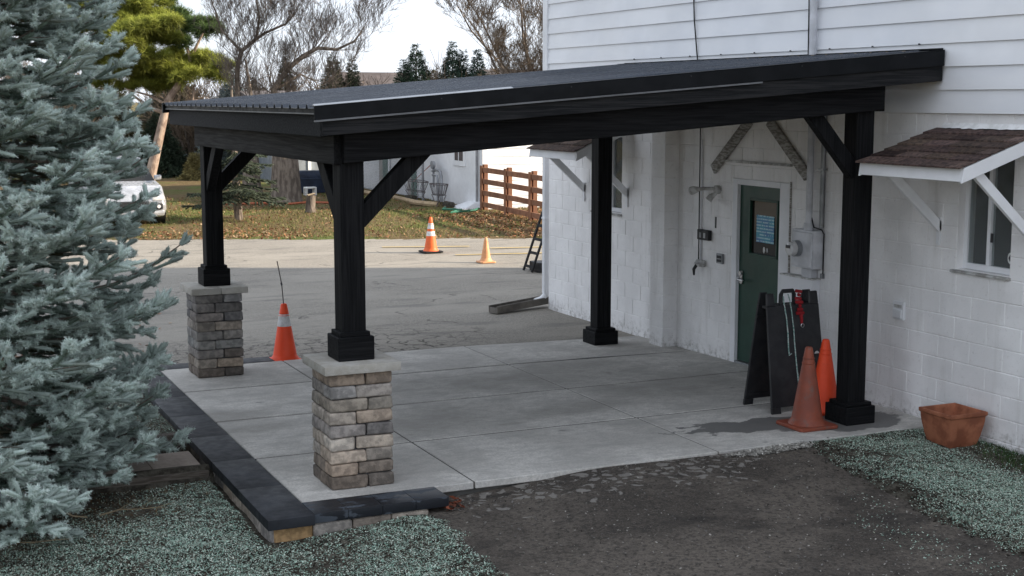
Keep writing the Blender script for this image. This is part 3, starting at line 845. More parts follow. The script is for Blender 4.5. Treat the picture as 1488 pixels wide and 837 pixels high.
# ---- things fixed to the wall
t = thing('electric_meter', 'grey electric meter box with round glass dial right of the green door', 'meter', (-.06, -1.38, 1.2))
build('meter_box', MB().box(-.13, -.001, -1.57, -1.20, 1.235, 1.63), 'white_cable', t, bevel=.008, segs=2)
build('meter_lid', MB().box(-.145, -.128, -1.555, -1.215, 1.25, 1.61), 'white_cable', t, bevel=.006)
build('dial_ring', MB().tube([(-.14, -1.33, 1.435), (-.20, -1.33, 1.435)], .085, 20), 'grey_metal', t, smooth=True)
build('dial_glass', MB().tube([(-.20, -1.33, 1.435), (-.255, -1.33, 1.435), (-.27, -1.33, 1.435)], [.075, .07, .05], 20), 'lamp_glass', t, smooth=True)
build('dial_face', MB().box(-.272, -.268, -1.37, -1.29, 1.44, 1.475), 'dark_line', t)
build('hub', MB().tube([(-.07, -1.40, 1.63), (-.07, -1.40, 1.70)], .05, 12), 'white_cable', t, smooth=True)
build('lower_fitting', MB().box(-.10, -.004, -1.49, -1.33, 1.13, 1.236), 'white_cable', t, bevel=.01)
build('riser_conduit', MB().tube([(-.07, -1.40, 1.69), (-.07, -1.40, 2.86), (-.075, -1.40, 3.31)], .034, 12), 'white_cable', t, smooth=True)
t = thing('mast_conduit', 'white conduit mast with black cable climbing the siding above the porch roof', 'conduit', (-.07, -1.40, 3.3))
build('mast', MB().tube([(-.085, -1.40, 3.315), (-.085, -1.40, 7.6)], .04, 12), 'white_cable', t, smooth=True)
build('roof_boot', MB().lathe([(.085, 0), (.075, .02), (.045, .05)], (-.085, -1.40, 3.315), 12), 'white_plastic', t, smooth=True)
build('mast_cable', MB().tube([(-.125, -1.385, 3.34), (-.13, -1.375, 4.2), (-.128, -1.385, 5.5), (-.128, -1.38, 7.5)], .007, 5), 'cable', t)
t = thing('wall_cable', 'black cable hanging down the wall beside the meter riser', 'cable', (-.03, -1.46, 1.6))
build('cable_run', MB().tube([(-.03, -1.345, 2.86), (-.04, -1.36, 2.2), (-.05, -1.40, 1.8), (-.055, -1.47, 1.66), (-.03, -1.57, 1.64), (-.02, -1.595, 1.6), (-.02, -1.595, 1.15)], .008, 5), 'cable', t)
build('junction', MB().box(-.03, 0, -1.60, -1.56, 1.14, 1.19), 'grey_metal', t)
t = thing('gutter_pipe', 'grey painted pipe running up the wall right of the meter', 'pipe', (-.03, -1.52, 2.0))
build('pipe_run', MB().tube([(-.03, -1.56, 1.66), (-.03, -1.56, 2.84)], .026, 10), 'grey_metal', t, smooth=True)
build('pipe_clip', MB().box(-.06, 0, -1.60, -1.52, 2.25, 2.27), 'grey_metal', t)
t = thing('utility_cabinet', 'low white utility cabinet under the electric meter', 'cabinet', (-.08, -1.25, .6))
build('cabinet_body', MB().box(-.10, -.001, -1.53, -.985, .42, 1.12), 'trim_white', t, bevel=.006)
build('cabinet_lid', MB().box(-.115, -.001, -1.54, -.98, 1.12, 1.135), 'old_white', t)
tag(build('trim_strip', MB().box(-.014, .0, -1.0, -.982, 1.13, 2.10), 'old_wood', at=(0, -.99, 1.6)), 'thin cracked dark strip right of the green door frame', 'trim')
tag(build('lintel_batten', MB().box(-.03, -.001, -1.0, .25, 2.262, 2.288), 'old_white', at=(0, -.4, 2.27)), 'thin batten on the wall above the green door', 'batten')
for (a, b, lb) in (((-.02, .50, 2.165), (-.02, -.22, 2.74), 'weathered diagonal board above the door, the left one'), ((-.02, -.58, 2.74), (-.02, -1.29, 2.175), 'weathered diagonal board above the door, the right one')):
    tag(build('old_brace', MB().beam(a, b, .035, .125, (1, 0, 0)), 'old_wood', at=a, bevel=.004), lb, 'board', 'old boards above the door')
t = thing('wall_lamp', 'small jointed flood lamp on the wall left of the door', 'lamp', (-.05, .5, 1.93))
build('mount', MB().tube([(0, .40, 1.94), (-.05, .40, 1.94)], .05, 12), 'old_white', t, smooth=True)
build('lamp_arm', MB().tube([(-.04, .42, 1.95), (-.12, .55, 1.945), (-.14, .64, 1.93)], .02, 8), 'old_white', t, smooth=True)
build('lamp_head', MB().tube([(-.13, .62, 1.935), (-.15, .70, 1.92), (-.16, .74, 1.91)], [.025, .045, .05], 10), 'old_white', t, smooth=True)
build('second_head', MB().tube([(-.04, .40, 1.90), (-.10, .41, 1.86), (-.13, .42, 1.82)], [.02, .035, .045], 10), 'old_white', t, smooth=True)
t = thing('junction_box', 'black junction box on the wall left of the door', 'box', (-.03, .65, 1.38))
build('box_body', MB().box(-.055, 0, .53, .77, 1.335, 1.455), 'black_plastic', t, bevel=.006)
for a in (.59, .68): build('socket', MB().box(-.058, -.054, a, a + .04, 1.36, 1.42), 'grey_metal', t)
t = thing('wall_conductor', 'thin vertical cable and conduit running down the wall left of the door', 'cable', (-.02, .79, 1.2))
build('cable_run', MB().tube([(-.015, .80, 2.86), (-.02, .785, 2.0), (-.02, .78, 1.08)], .0075, 5), 'cable', t)
build('conduit_run', MB().tube([(-.015, .745, 1.45), (-.015, .745, 1.05)], .011, 6), 'white_cable', t)
build('conduit_upper', MB().tube([(-.015, .75, 1.45), (-.015, .75, 2.5)], .009, 6), 'white_cable', t)
t = thing('hose_bib', 'small outdoor tap with a black spout below the junction box', 'tap', (-.04, .72, 1.0))
build('tap_body', MB().box(-.07, 0, .64, .78, 1.015, 1.095), 'old_white', t, bevel=.012)
build('tap_handle', MB().tube([(-.09, .66, 1.06), (-.09, .74, 1.06)], .014, 6), 'steel', t)
build('tap_spout', MB().tube([(-.06, .76, 1.03), (-.09, .77, .98), (-.08, .78, .91)], [.02, .02, .012], 8), 'black_plastic', t, smooth=True)
t = thing('intercom_plate', 'small grey keypad plate on the wall beside the door frame', 'keypad', (-.02, .33, 1.15))
build('plate', MB().box(-.03, 0, .265, .39, 1.09, 1.205), 'grey_metal', t, bevel=.004)
for a in range(3):
    for b in range(2): build('key', MB().box(-.036, -.029, .285 + .032 * a, .307 + .032 * a, 1.11 + .042 * b, 1.14 + .042 * b), 'dark_line', t)
tag(build('wall_scar', MB().box(-.006, 0, .44, .465, 1.49, 1.62), 'dark_line', at=(0, .45, 1.55)), 'small vertical slot in the wall left of the door', 'slot')
t = thing('wall_outlet', 'small white outlet cover on the wall below the near awning', 'outlet', (-.02, -2.76, .9))
build('cover', MB().box(-.03, 0, -2.852, -2.70, .885, 1.06), 'trim_white', t, bevel=.01, segs=2)
build('cover_flap', MB().box(-.045, -.028, -2.835, -2.715, .90, .985), 'trim_white', t, bevel=.006)
build('cover_slot', MB().box(-.034, -.0295, -2.83, -2.72, 1.0, 1.03), 'old_white', t)
tag(build('roof_cable', MB().tube([(-.03, 1.0, 8.0), (-.045, .98, 4.6), (-.045, .95, 4.2), (-.05, .92, 3.9), (-.05, .87, 3.62), (-.05, .82, 3.36)], .0085, 5), 'cable', at=(-.05, .9, 3.36)), 'single dark cable dropping down the siding above the porch roof', 'cable')

# ------------------------------------------------------------------ stone pillars
def pillar(cx, cy, label, seed, palette, split_cap):
    r = random.Random(seed); S = .51; CH = .905 / 9
    t = thing('stone_pillar', label, 'pillar', (cx, cy, 0), 'stone pillars carrying the porch posts')
    build('pillar_core', MB().box(cx - .22, cx + .22, cy - .22, cy + .22, 0, .90), 'dark_line', t)
    for i in range(9):
        z = CH * (i + .5); tt = .20 if i % 2 else .31; w = (.21 if i % 2 else .30) + r.uniform(-.012, .012); w2 = (.29 if i % 2 else .22)
        for (xa, xb, ya, yb) in ((0, w, 0, tt), (w, S, 0, tt), (0, w2, tt, S), (w2, S, tt, S)):
            j = r.uniform(-.004, .004); g = .0035
            me = rstone(xb - xa - 2 * g, yb - ya - 2 * g, CH - .005, .018, r.random(), .006, 3)
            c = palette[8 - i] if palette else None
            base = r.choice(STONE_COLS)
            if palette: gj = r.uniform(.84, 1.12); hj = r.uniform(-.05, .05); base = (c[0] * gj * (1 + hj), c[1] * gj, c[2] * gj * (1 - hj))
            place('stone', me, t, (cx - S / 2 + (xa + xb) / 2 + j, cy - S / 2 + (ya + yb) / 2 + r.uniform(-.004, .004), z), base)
    hw = .305
    if split_cap:
        for a, b in ((-hw, .012), (.016, hw)): build('capstone', MB().box(cx + a, cx + b, cy - hw, cy + hw, .905, .975), 'capstone', t, bevel=.009, segs=2, smooth=True)
    else:
        build('capstone', MB().box(cx - hw, cx + hw, cy - hw, cy + hw, .905, .975), 'capstone', t, bevel=.009, segs=2, smooth=True)
PX, PYN, PYF = -5.535, -2.955, 1.80
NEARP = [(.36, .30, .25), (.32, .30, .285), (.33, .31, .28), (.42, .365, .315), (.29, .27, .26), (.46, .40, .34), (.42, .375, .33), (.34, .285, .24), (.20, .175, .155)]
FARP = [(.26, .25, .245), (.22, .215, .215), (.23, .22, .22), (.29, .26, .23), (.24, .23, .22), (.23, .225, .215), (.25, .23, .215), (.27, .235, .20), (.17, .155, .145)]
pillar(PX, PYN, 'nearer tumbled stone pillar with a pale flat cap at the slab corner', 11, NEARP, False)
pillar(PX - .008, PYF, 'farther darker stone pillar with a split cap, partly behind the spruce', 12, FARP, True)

# ------------------------------------------------------------------ timber porch (lean-to roof)
po = thing('porch_roof', 'black stained timber lean-to porch with a dark ribbed metal roof', 'porch', (-3.2, -.5, 0))
top = lambda x: 3.395 + .0835 * x
fb = lambda x: 3.134 + .0744 * x
bb = lambda x: 2.915 + .0758 * x
POSTS = [(PX, PYN, .975, True), (PX, PYF, .975, True), (-.70, -2.955, 0, False), (-.745, 1.86, -.03, False)]
for (x, y, z0, on) in POSTS:
    hw = .095
    p = build('post', MB().box(x - hw, x + hw, y - hw, y + hw, z0, (2.74 if on else bb(x) + .1)), 'wood_z', po, bevel=.006)
    b = .145 if on else .163
    h = .185 if on else .165
    build('post_base', MB().box(x - b, x + b, y - b, y + b, z0 + .001, z0 + h), 'wood_x', p, bevel=.006)
    build('base_collar', MB().box(x - b + .025, x + b - .025, y - b + .025, y + b - .025, z0 + h, z0 + h + .035), 'wood_x', p, bevel=.005)
def sloped(x0, x1, y0, y1, lo, hi): return MB().hexa([(x0, y0, lo(x0)), (x1, y0, lo(x1)), (x1, y1, lo(x1)), (x0, y1, lo(x0)), (x0, y0, hi(x0)), (x1, y0, hi(x1)), (x1, y1, hi(x1)), (x0, y1, hi(x0))])
ht = lambda x: fb(x) + .09
build('front_beam', sloped(-5.615, -.555, -3.115, -2.98, bb, ht), 'wood_x', po, bevel=.006)
build('rear_beam', sloped(-5.615, -.56, 1.80, 1.935, bb, ht), 'wood_x', po, bevel=.006)
build('eave_beam', MB().box(-5.675, -5.56, -3.052, 1.935, 2.478, 2.73), 'wood_y', po, bevel=.006)
build('wall_beam', MB().box(-.56, -.42, -2.96, 1.8, 2.86, 3.1), 'wood_y', po, bevel=.006)
# knee braces
def brace(p0, p1, side, w=.09, h=.135): build('knee_brace', MB().beam(p0, p1, w, h, side), 'wood_z', po, bevel=.005)
for (yy) in (PYN - .02, PYF + .02):
    brace((PX + .06, yy, 2.04), (PX + .62, yy, 2.60), (0, 1, 0))
    brace((-.76, yy + .0, 2.30), (-1.30, yy, 2.90), (0, 1, 0)) if yy < 0 else None
brace((PX - .03, PYN + .06, 2.04), (PX - .03, PYN + .62, 2.60), (1, 0, 0))
brace((PX - .03, PYF - .06, 2.04), (PX - .03, PYF - .62, 2.60), (1, 0, 0))
# rafters, fascias
for k in range(9):
    y = -2.75 + .575 * k
    if y > 2.2: break
    build('rafter', sloped(-5.78, -.05, y - .02, y + .02, lambda x: fb(x) + .04, lambda x: top(x) - .03), 'wood_x', po)
ftop = lambda x: top(x) - .10
build('rake_fascia', sloped(-5.826, -.042, -3.272, -3.232, fb, lambda x: top(x) - .02), 'wood_fascia', po, bevel=.003)
build('rake_fascia', sloped(-5.826, -.042, 2.46, 2.50, fb, lambda x: top(x) - .02), 'wood_fascia', po, bevel=.003)
build('eave_fascia', MB().box(-5.83, -5.79, -3.2315, 2.4595, 2.694, 2.872), 'wood_fascia', po, bevel=.003)
build('roof_deck', sloped(-5.80, -.04, -3.23, 2.46, lambda x: top(x) - .035, lambda x: top(x) - .012), 'wood_x', po)
# ribbed metal panels
PW = .914; y = -3.268
npan = 0
while y < 2.54:
    y1 = min(y + PW, 2.548)
    prof = []
    yy = y
    while yy < y1 - .001:
        for a, h in ((0, 0), (.165, 0), (.185, .028), (.21, .028), (.2285, 0)):
            if yy + a <= y1: prof.append((yy + a, h))
        yy += .2285
    prof = sorted(set(prof)); prof[-1] = (y1, 0) if y1 - prof[-1][0] > .0 else prof[-1]
    poly = [(a, h + (.0006 * (npan % 2))) for a, h in prof] + [(a, h - .004) for a, h in reversed(prof)]
    mb = MB(); mb.prism(poly, lambda u, v, k: ((-5.885, -.045)[k], u, top((-5.885, -.045)[k]) + v))
    build('metal_panel', mb, 'roof_metal', po)
    y = y1 - .0 + .0005; npan += 1
# rake trim, its top return and hem, plus a painted sky glint
tl = lambda x: 3.27 + .0768 * x
build('rake_trim', sloped(-5.893, -.046, -3.296, -3.2735, tl, lambda x: top(x) + .012), 'black_metal', po, bevel=.003)
build('rake_trim_flange', sloped(-5.893, -.046, -3.2965, -3.17, lambda x: top(x) + .0125, lambda x: top(x) + .017), 'black_metal', po)
build('sky_glint_strip', MB().hexa([(-5.893, -3.2970, top(-5.893) + .0175), (-4.3, -3.2970, top(-4.3) + .0175), (-4.3, -3.25, top(-4.3) + .0175), (-5.893, -3.25, top(-5.893) + .0175), (-5.893, -3.2970, top(-5.893) + .020), (-4.3, -3.2970, top(-4.3) + .020), (-4.3, -3.25, top(-4.3) + .030), (-5.893, -3.25, top(-5.893) + .030)]), 'sky_glint', po)  # pale tilted strip added to paint the sky's glint on the trim edge
build('trim_hem', sloped(-5.893, -2.0, -3.305, -3.2735, lambda x: tl(x) - .014, lambda x: tl(x) - .001), 'hem', po)
build('rake_trim', sloped(-5.893, -.046, 2.5015, 2.56, tl, lambda x: top(x) + .026), 'black_metal', po, bevel=.003)
build('eave_drip', MB().box(-5.862, -5.8305, -3.272, 2.50, 2.868, 2.898), 'black_metal', po)
build('eave_hem', MB().box(-5.868, -5.8305, -3.272, 2.50, 2.858, 2.8675), 'hem', po)
build('wall_flashing', MB().box(-.052, -.0375, -3.262, 2.575, 3.385, 3.425).box(-.16, -.045, -3.25, 2.56, 3.410, 3.414), 'black_metal', po)
mb = MB(); y = -2.9
while y < 2.3:
    mb.box(-.165, -.15, y, y + random.uniform(.05, .16), 3.40, 3.409); y += random.uniform(.2, .26)
build('closure_foam', mb, 'sealant', po)
for k in range(9): build('screw', MB().box(-.05, -.03, -2.95 + .66 * k, -2.938 + .66 * k, 3.462, 3.476), 'screw', po)
for k in range(5): build('screw', MB().tube([(-4.9 + 1.1 * k, -3.297, top(-4.9 + 1.1 * k) - .012), (-4.9 + 1.1 * k, -3.302, top(-4.9 + 1.1 * k) - .012)], .006, 6), 'screw', po)

# ------------------------------------------------------------------ traffic cones
def cone(label, loc, H, mat, bands=(), base=.38, br=.14, tr=.03, basemat=None, bh=.03, tilt=0):
    t = thing('traffic_cone', label, 'cone', loc, 'traffic cones')
    x, y, z = loc
    b = MB(); c = base / 2; k = .025
    oct_ = [(-c + k, -c), (c - k, -c), (c, -c + k), (c, c - k), (c - k, c), (-c + k, c), (-c, c - k), (-c, -c + k)]
    b.prism(oct_, lambda u, v, q: (x + u, y + v, z + (0, bh)[q]))
    build('base', b, basemat or mat, t, bevel=.006)
    R_ = lambda h: br + (tr - br) * (h - bh) / (H - bh)
    prof = [(br + .025, bh - .002), (br + .012, bh + .02), (R_(bh + .05), bh + .05)] + [(R_(h), h) for h in np.linspace(bh + .06, H - .012, 9)] + [(tr * .8, H), (tr * .55, H), (tr * .5, H - .05)]
    build('body', MB().lathe(prof, loc, 26, cap=False), mat, t, smooth=True)
    for hh in (.80, .86):
        build('collar_ridge', MB().lathe([(R_(H * hh) + .0015, H * hh - .006), (R_(H * hh) + .005, H * hh), (R_(H * hh) + .0005, H * hh + .006)], loc, 26, cap=False), mat, t, smooth=True)
    for z0, z1 in bands:
        build('band', MB().lathe([(R_(h) + .003, h) for h in np.linspace(z0, z1, 3)], loc, 26, cap=False), 'reflective', t, smooth=True)
    return t
cone('orange cone with two white bands on the far edge of the lot', (1.18, 12.58, -.052), .70, 'cone_vivid', ((.33, .42), (.47, .58)), .40, .135, .028, 'rubber')
cone('small faded orange cone near the yellow lines', (1.47, 10.50, -.052), .47, 'cone_faded', (), .30, .10, .025)
ct = cone('red orange cone with one band and a thin rod, between the stone pillars', (-4.60, 2.42, -.055), .68, 'cone_orange', ((.42, .56),), .36, .145, .035)
build('rod', MB().tube([(-4.60, 2.42, .58), (-4.62, 2.42, .85), (-4.665, 2.43, 1.12)], .006, 6), 'rusty', ct)
build('rod_clip', MB().tube([(-4.618, 2.42, .84), (-4.626, 2.42, .87)], .011, 6), 'dark_line', ct)
cone('grimy brown orange cone in front of the sandwich board', (-1.185, -2.955, .001), .735, 'cone_dirty', (), .42, .150, .033)
cone('bright clean orange cone beside the near wall post', (-.665, -2.52, .001), .70, 'cone_orange', (), .34, .15, .033)

# ------------------------------------------------------------------ sandwich board by the door
sb = thing('sandwich_board', 'black folding sandwich board with a leash on its handle by the green door', 'sign board', (-.88, -2.2, 0))
def sb_panel(ybot, ytop, name):
    x0, x1 = -1.205, -.565
    H = 1.17; t_ = .028
    s = 1 if ybot > ytop else -1
    def f(u, v, k):
        q = v / H
        return (u, ybot + (ytop - ybot) * q + s * (k * t_), v * .985)
    xm = (x0 + x1) / 2
    m_ = MB()
    m_.prism([(x0, .06), (x1, .06), (x1 - .02, 1.03), (x0 + .02, 1.03)], f)
    p = build(name, m_, 'black_plastic', sb, bevel=.005)
    for a, b in ((x0, x0 + .10), (x1 - .10, x1)):
        m2 = MB().prism([(a, 0), (b, 0), (b, .06), (a, .06)], f); build('foot', m2, 'black_plastic', p)
    for a, b in ((x0 + .02, x0 + .115), (x1 - .125, x1 - .02)):
        m2 = MB().prism([(a, 1.03), (b, 1.03), (b - .008, 1.15), (a + .008, 1.15)], f); build('corner_post', m2, 'black_plastic', p, bevel=.006)
    def f2(u, v, k): 
        q = f(u, v, 0); return (q[0], q[1] - s * (.0 + .012 * (k == 0)) + s * .0, q[2])
    for a, b, c, d_ in ((x0 + .025, x1 - .025, .90, .92), (x0 + .025, x1 - .025, .10, .12)):
        build('panel_rib', MB().prism([(a, c), (b, c), (b, d_), (a, d_)], lambda u, v, k: (u, f(u, v, 0)[1] + (s * -.008 if k == 0 else s * .004), v * .985)), 'black_plastic', p)
    return p
fp = sb_panel(-2.42, -2.235, 'front_panel')
bp = sb_panel(-1.975, -2.165, 'back_panel')
hp = [(-.995, -2.235, 1.0), (-.993, -2.235, 1.11), (-.975, -2.235, 1.145), (-.86, -2.235, 1.145), (-.842, -2.235, 1.11), (-.84, -2.235, 1.0)]
build('handle', MB().tube(hp, .021, 8), 'black_plastic', sb, smooth=True)
build('hinge', MB().box(-1.16, -.61, -2.235, -2.165, .985, 1.01), 'black_plastic', sb)
build('latch_dot', MB().tube([(-.645, -2.345, .53), (-.645, -2.362, .53)], .03, 12), 'white_plastic', sb)
ls = thing('leash', 'green and white rope leash with a red collar draped over the sandwich board handle', 'leash', (-.93, -2.29, 1.0))
def tw(pts): 
    return [Vector(p) + Vector((random.uniform(-.003, .003), random.uniform(-.003, .003), 0)) for p in pts]
build('rope', MB().tube(tw([(-.985, -2.262, 1.10), (-.985, -2.282, 1.02), (-.975, -2.31, .9), (-.98, -2.34, .76), (-.984, -2.37, .60), (-.978, -2.382, .545), (-.955, -2.376, .56)]),   .0068, 6), 'rope', ls, smooth=True)
build('rope', MB().tube(tw([(-.93, -2.262, 1.12), (-.915, -2.275, 1.06), (-.908, -2.30, .95), (-.905, -2.335, .78), (-.905, -2.352, .68), (-.895, -2.37, .5), (-.885, -2.40, .31), (-.88, -2.415, .20)]), .0065, 6), 'rope', ls, smooth=True)
col_ = MB()
for k in range(7):
    a = Vector((-.845 + .02 * math.sin(k * 1.9), -2.262 - .008 * k, 1.145 - .035 * k)); b = Vector((-.79 + .012 * math.cos(k * 2.2), -2.27 - .008 * k, 1.135 - .033 * k))
    col_.beam(a, b, .03, .028, (0, 1, .3))
build('collar', col_, 'red_cloth', ls, bevel=.008, segs=2, smooth=True)
build('collar_strap', MB().tube([(-.805, -2.305, .93), (-.80, -2.315, .87), (-.802, -2.32, .83)], [.02, .015, .012], 6), 'red_cloth', ls, smooth=True)
build('collar_ring', MB().tube([(-.80 + .018 * math.cos(a), -2.33, .815 + .018 * math.sin(a)) for a in np.linspace(0, 6.283, 13)], .004, 5), 'steel', ls, smooth=True)

# ------------------------------------------------------------------ terracotta planter
pc = Vector((-.31, -3.88, -.06))
pt = thing('planter', 'square tapered terracotta planter on the soil by the white wall', 'planter', pc)
mb = MB(); n = 4
rot = .02
def sq(h, z, cx=0): return [(pc.x + sx * h, pc.y + sy * h, pc.z + z) for sx, sy in ((-1, -1), (1, -1), (1, 1), (-1, 1))]
rings = [sq(.140, 0), sq(.168, .10), sq(.190, .22), sq(.196, .285), sq(.207, .290), sq(.208, .325), sq(.186, .325), sq(.182, .29), sq(.14, .05)]
mb.v = [v for r_ in rings for v in r_]
for i in range(len(rings) - 1):
    for j in range(4): mb.f.append((i * 4 + j, i * 4 + (j + 1) % 4, (i + 1) * 4 + (j + 1) % 4, (i + 1) * 4 + j))
mb.f.append((3, 2, 1, 0)); mb.f.append(tuple(4 * (len(rings) - 1) + j for j in range(4)))
build('pot', mb, 'terracotta', pt, bevel=.006, segs=2, smooth=True)
build('potting_soil', MB().add(sq(.158, .13), [(0, 1, 2, 3)]), 'soil', pt)

# ------------------------------------------------------------------ timber edged paver step beside the coping
st = thing('paver_step', 'short walk of tan pavers between dark landscape timbers, beside the charcoal coping', 'step', (-7.2, -1.4, -.2))
for k in range(4):
    x1 = -6.44 - .41 * k
    build('paver', MB().box(x1 - .40, x1, -1.76, -1.08, -.16, -.105 + random.uniform(-.004, .004)), 'paver', st, bevel=.005)
build('timber', MB().box(-8.6, -6.435, -1.90, -1.775, -.34, -.085), 'timber', st, bevel=.008)
build('timber', MB().box(-8.7, -6.435, -.80, -.68, -.16, -.02), 'timber', st, bevel=.008)
build('bedding', MB().box(-8.6, -6.436, -1.77, -.81, -.3, -.165), 'soil', st)

# second folding sign and crate beyond the building corner
t = thing('folding_sign', 'black folding sign standing edge on beyond the far building corner', 'sign board', (1.9, 8.95, -.05))
for a in (-1, 1):
    f0, f1 = Vector((2.02 + .42 * a, 8.95, -.05)), Vector((2.02 + .03 * a, 8.95, 1.02))
    for q in (-.17, .17): build('frame_stile', MB().beam(f0 + Vector((0, q, 0)), f1 + Vector((0, q, 0)), .05, .03, (0, 1, 0)), 'rubber', t, bevel=.004)
    for q in (.08, .3, .52, .74, .96): build('frame_slat', MB().beam(f0.lerp(f1, q) + Vector((0, -.145, 0)), f0.lerp(f1, q) + Vector((0, .145, 0)), .05, .02, (f1 - f0)), 'rubber', t)
build('sign_rail', MB().beam((2.02, 8.77, 1.03), (2.02, 9.13, 1.03), .05, .03), 'rubber', t)
tag(build('rubber_box', MB().box(1.70, 2.35, 8.70, 9.1, -.054, .12), 'black_plastic', at=(2, 8.9, -.05), bevel=.02, segs=2), 'low black box lying inside the far folding sign', 'box')

# ------------------------------------------------------------------ neighbouring white building and its yard
nb = thing('white_outbuilding', 'low white outbuilding with green doors behind the brown rail fence', 'building', (6.4, 26, 0))
XW = 6.42
build('wall', MB().box(XW, 19, 22.05, 33, -.3, 2.95), 'siding_far' if 'siding_far' in MAT else 'trim_white', nb)
build('roof', MB().prism([(21.7, 2.96), (27.5, 3.28), (33.3, 2.96)], lambda u, v, k: ((XW - .25, 19.2)[k], u, v)), 'roof_brown', nb)
for k in range(13):
    z = .08 + .22 * k
    build('siding_board', MB().hexa([(XW - .018, 22.032, z), (19, 22.032, z), (19, 22.05, z), (XW - .018, 22.05, z), (XW - .004, 22.046, z + .216), (19, 22.046, z + .216), (19, 22.06, z + .216), (XW - .004, 22.06, z + .216)]), 'trim_white', nb)
build('corner_trim', MB().box(XW - .03, XW + .1, 22.015, 22.12, 0, 2.9), 'trim_white', nb)
for y0, y1 in ((27.2, 27.62), (29.85, 30.3)):
    d_ = build('door', MB().box(XW - .03, XW + .02, y0, y1, 0, 2.1), 'green_paint', nb, bevel=.01)
    build('door_trim', MB().box(XW - .025, XW + .01, y1, y1 + .35, 0, 2.15), 'house_tan', d_)
w_ = build('window', MB().box(XW - .03, XW, 23.3, 24.15, 1.08, 1.98), 'trim_white', nb)
build('window_pane', MB().box(XW - .036, XW - .031, 23.42, 24.03, 1.23, 1.88), 'roof_brown', w_)
build('pane_sash', MB().box(XW - .042, XW - .037, 23.70, 23.75, 1.23, 1.88), 'trim_white', w_)
build('corner_pipe', MB().tube([(XW - .06, 22.35, -.05), (XW - .06, 22.35, 2.8)], .035, 6), 'wire', nb)
build('plinth_ramp', MB().hexa([(5.9, 22.2, -.06), (XW, 22.2, -.06), (XW, 23.3, -.06), (5.9, 23.3, -.06), (6.3, 22.3, .14), (XW, 22.3, .16), (XW, 23.0, .12), (6.3, 23.0, .1)]), 'trim_white', nb)
# gas meter pipes
gm = thing('gas_meter', 'grey gas meter with bent pipes on the white outbuilding wall', 'meter', (6.2, 24.9, 0))
build('regulator', MB().tube([(6.22, 25.22, 1.05), (6.14, 25.22, 1.05)], .12, 12), 'wire', gm, smooth=True)
build('meter_pipe', MB().tube([(6.2, 25.3, .86), (6.2, 24.95, .92), (6.2, 24.68, .88), (6.2, 24.62, .75), (6.2, 24.62, 0)], .045, 6), 'wire', gm, smooth=True)
build('meter_pipe', MB().tube([(6.2, 25.3, .75), (6.2, 24.95, .74), (6.2, 24.88, .6), (6.2, 24.88, 0)], .035, 6), 'wire', gm, smooth=True)
build('meter_pipe', MB().tube([(6.2, 25.22, 1.05), (6.2, 25.22, .4)], .03, 6), 'wire', gm)
# chain link fence with line posts
cf = thing('chain_link_fence', 'grey chain link fence along the white outbuilding', 'fence', (5.95, 28, 0))
for y in (25.45, 28.3, 31.1, 34): build('post', MB().tube([(5.95, y, -.1), (5.95, y, 1.95)], .04 if y < 26 else .03, 8), 'wire', cf, smooth=True)
for z in (.06, 1.85): build('rail', MB().tube([(5.95, 25.45, z), (5.95, 34, z)], .022, 6), 'wire', cf)
mb = MB(); zb, zt_ = .08, 1.84; y = 25.45 - (zt_ - zb)
while y < 34:
    for sg in (1, -1):
        a, b = (y, zb), (y + (zt_ - zb), zt_)
        if sg < 0: a, b = (y, zt_), (y + (zt_ - zb), zb)
        t0 = max(0, (25.45 - a[0]) / (b[0] - a[0])); t1 = min(1, (34 - a[0]) / (b[0] - a[0]))
        if t1 > t0: mb.tube([(5.95, a[0] + (b[0] - a[0]) * q, a[1] + (b[1] - a[1]) * q) for q in (t0, t1)], .0045, 3, False)
    y += .11
o = build('wire_mesh', mb, 'wire', cf); o['kind'] = 'stuff'
tag(build('red_cord', MB().tube([(6.3, 27.2, .45), (6.3, 25.5, 1.1)], .012, 4), 'hose_red', at=(6.3, 26, .5)), 'thin red cord slanting across the white outbuilding wall', 'cord')
# wire planter baskets on stands
def basket(y0, y1, label, z=.28, x=5.72):
    t = thing('wire_planter', label, 'planter stand', (x, (y0 + y1) / 2, -.05), 'wire planter baskets')
    c, h = (y0 + y1) / 2, (y1 - y0) / 2
    ring = lambda hy, hx, zz: [(x + hx * math.cos(a), c + hy * math.sin(a), zz) for a in np.linspace(0, 6.283, 17)]
    build('top_ring', MB().tube(ring(h, .22, z + .30), .014, 4), 'rusty', t)
    build('bottom_ring', MB().tube(ring(h * .7, .14, z), .012, 4), 'rusty', t)
    A_, B_ = ring(h, .22, z + .30), ring(h * .7, .14, z)
    for k in range(0, 16, 1): build('rib', MB().tube([A_[k], B_[k]], .008, 3), 'rusty', t)
    for q in (-.55, .55):
        for s in (-.12, .12): build('leg', MB().tube([(x + s, c + q * h, z), (x + s * .6, c + q * h * .8, z * .5), (x + s * 1.6, c + q * h * 1.1, -.06)], .012, 4), 'rusty', t)
basket(24.55, 26.4, 'long wire planter basket on a stand by the chain link fence')
basket(23.15, 24.05, 'short dark wire planter basket beside the gas meter')
tag(build('log_edging', MB().tube([(5.5, 29.5, .0), (5.55, 27.5, .01), (5.5, 25.6, .0), (5.35, 24.6, .02)], .07, 7), 'cut_wood', at=(5.5, 27, -.05), smooth=True), 'pale log edging on the lawn before the chain link fence', 'log')
tag(build('log_edging', MB().tube([(5.3, 24.7, .03), (5.15, 24.2, .05), (5.3, 23.7, .04), (5.6, 23.4, .02)], .075, 7), 'cut_wood', at=(5.3, 24, -.05), smooth=True), 'curved pale log edging below the short wire basket', 'log')
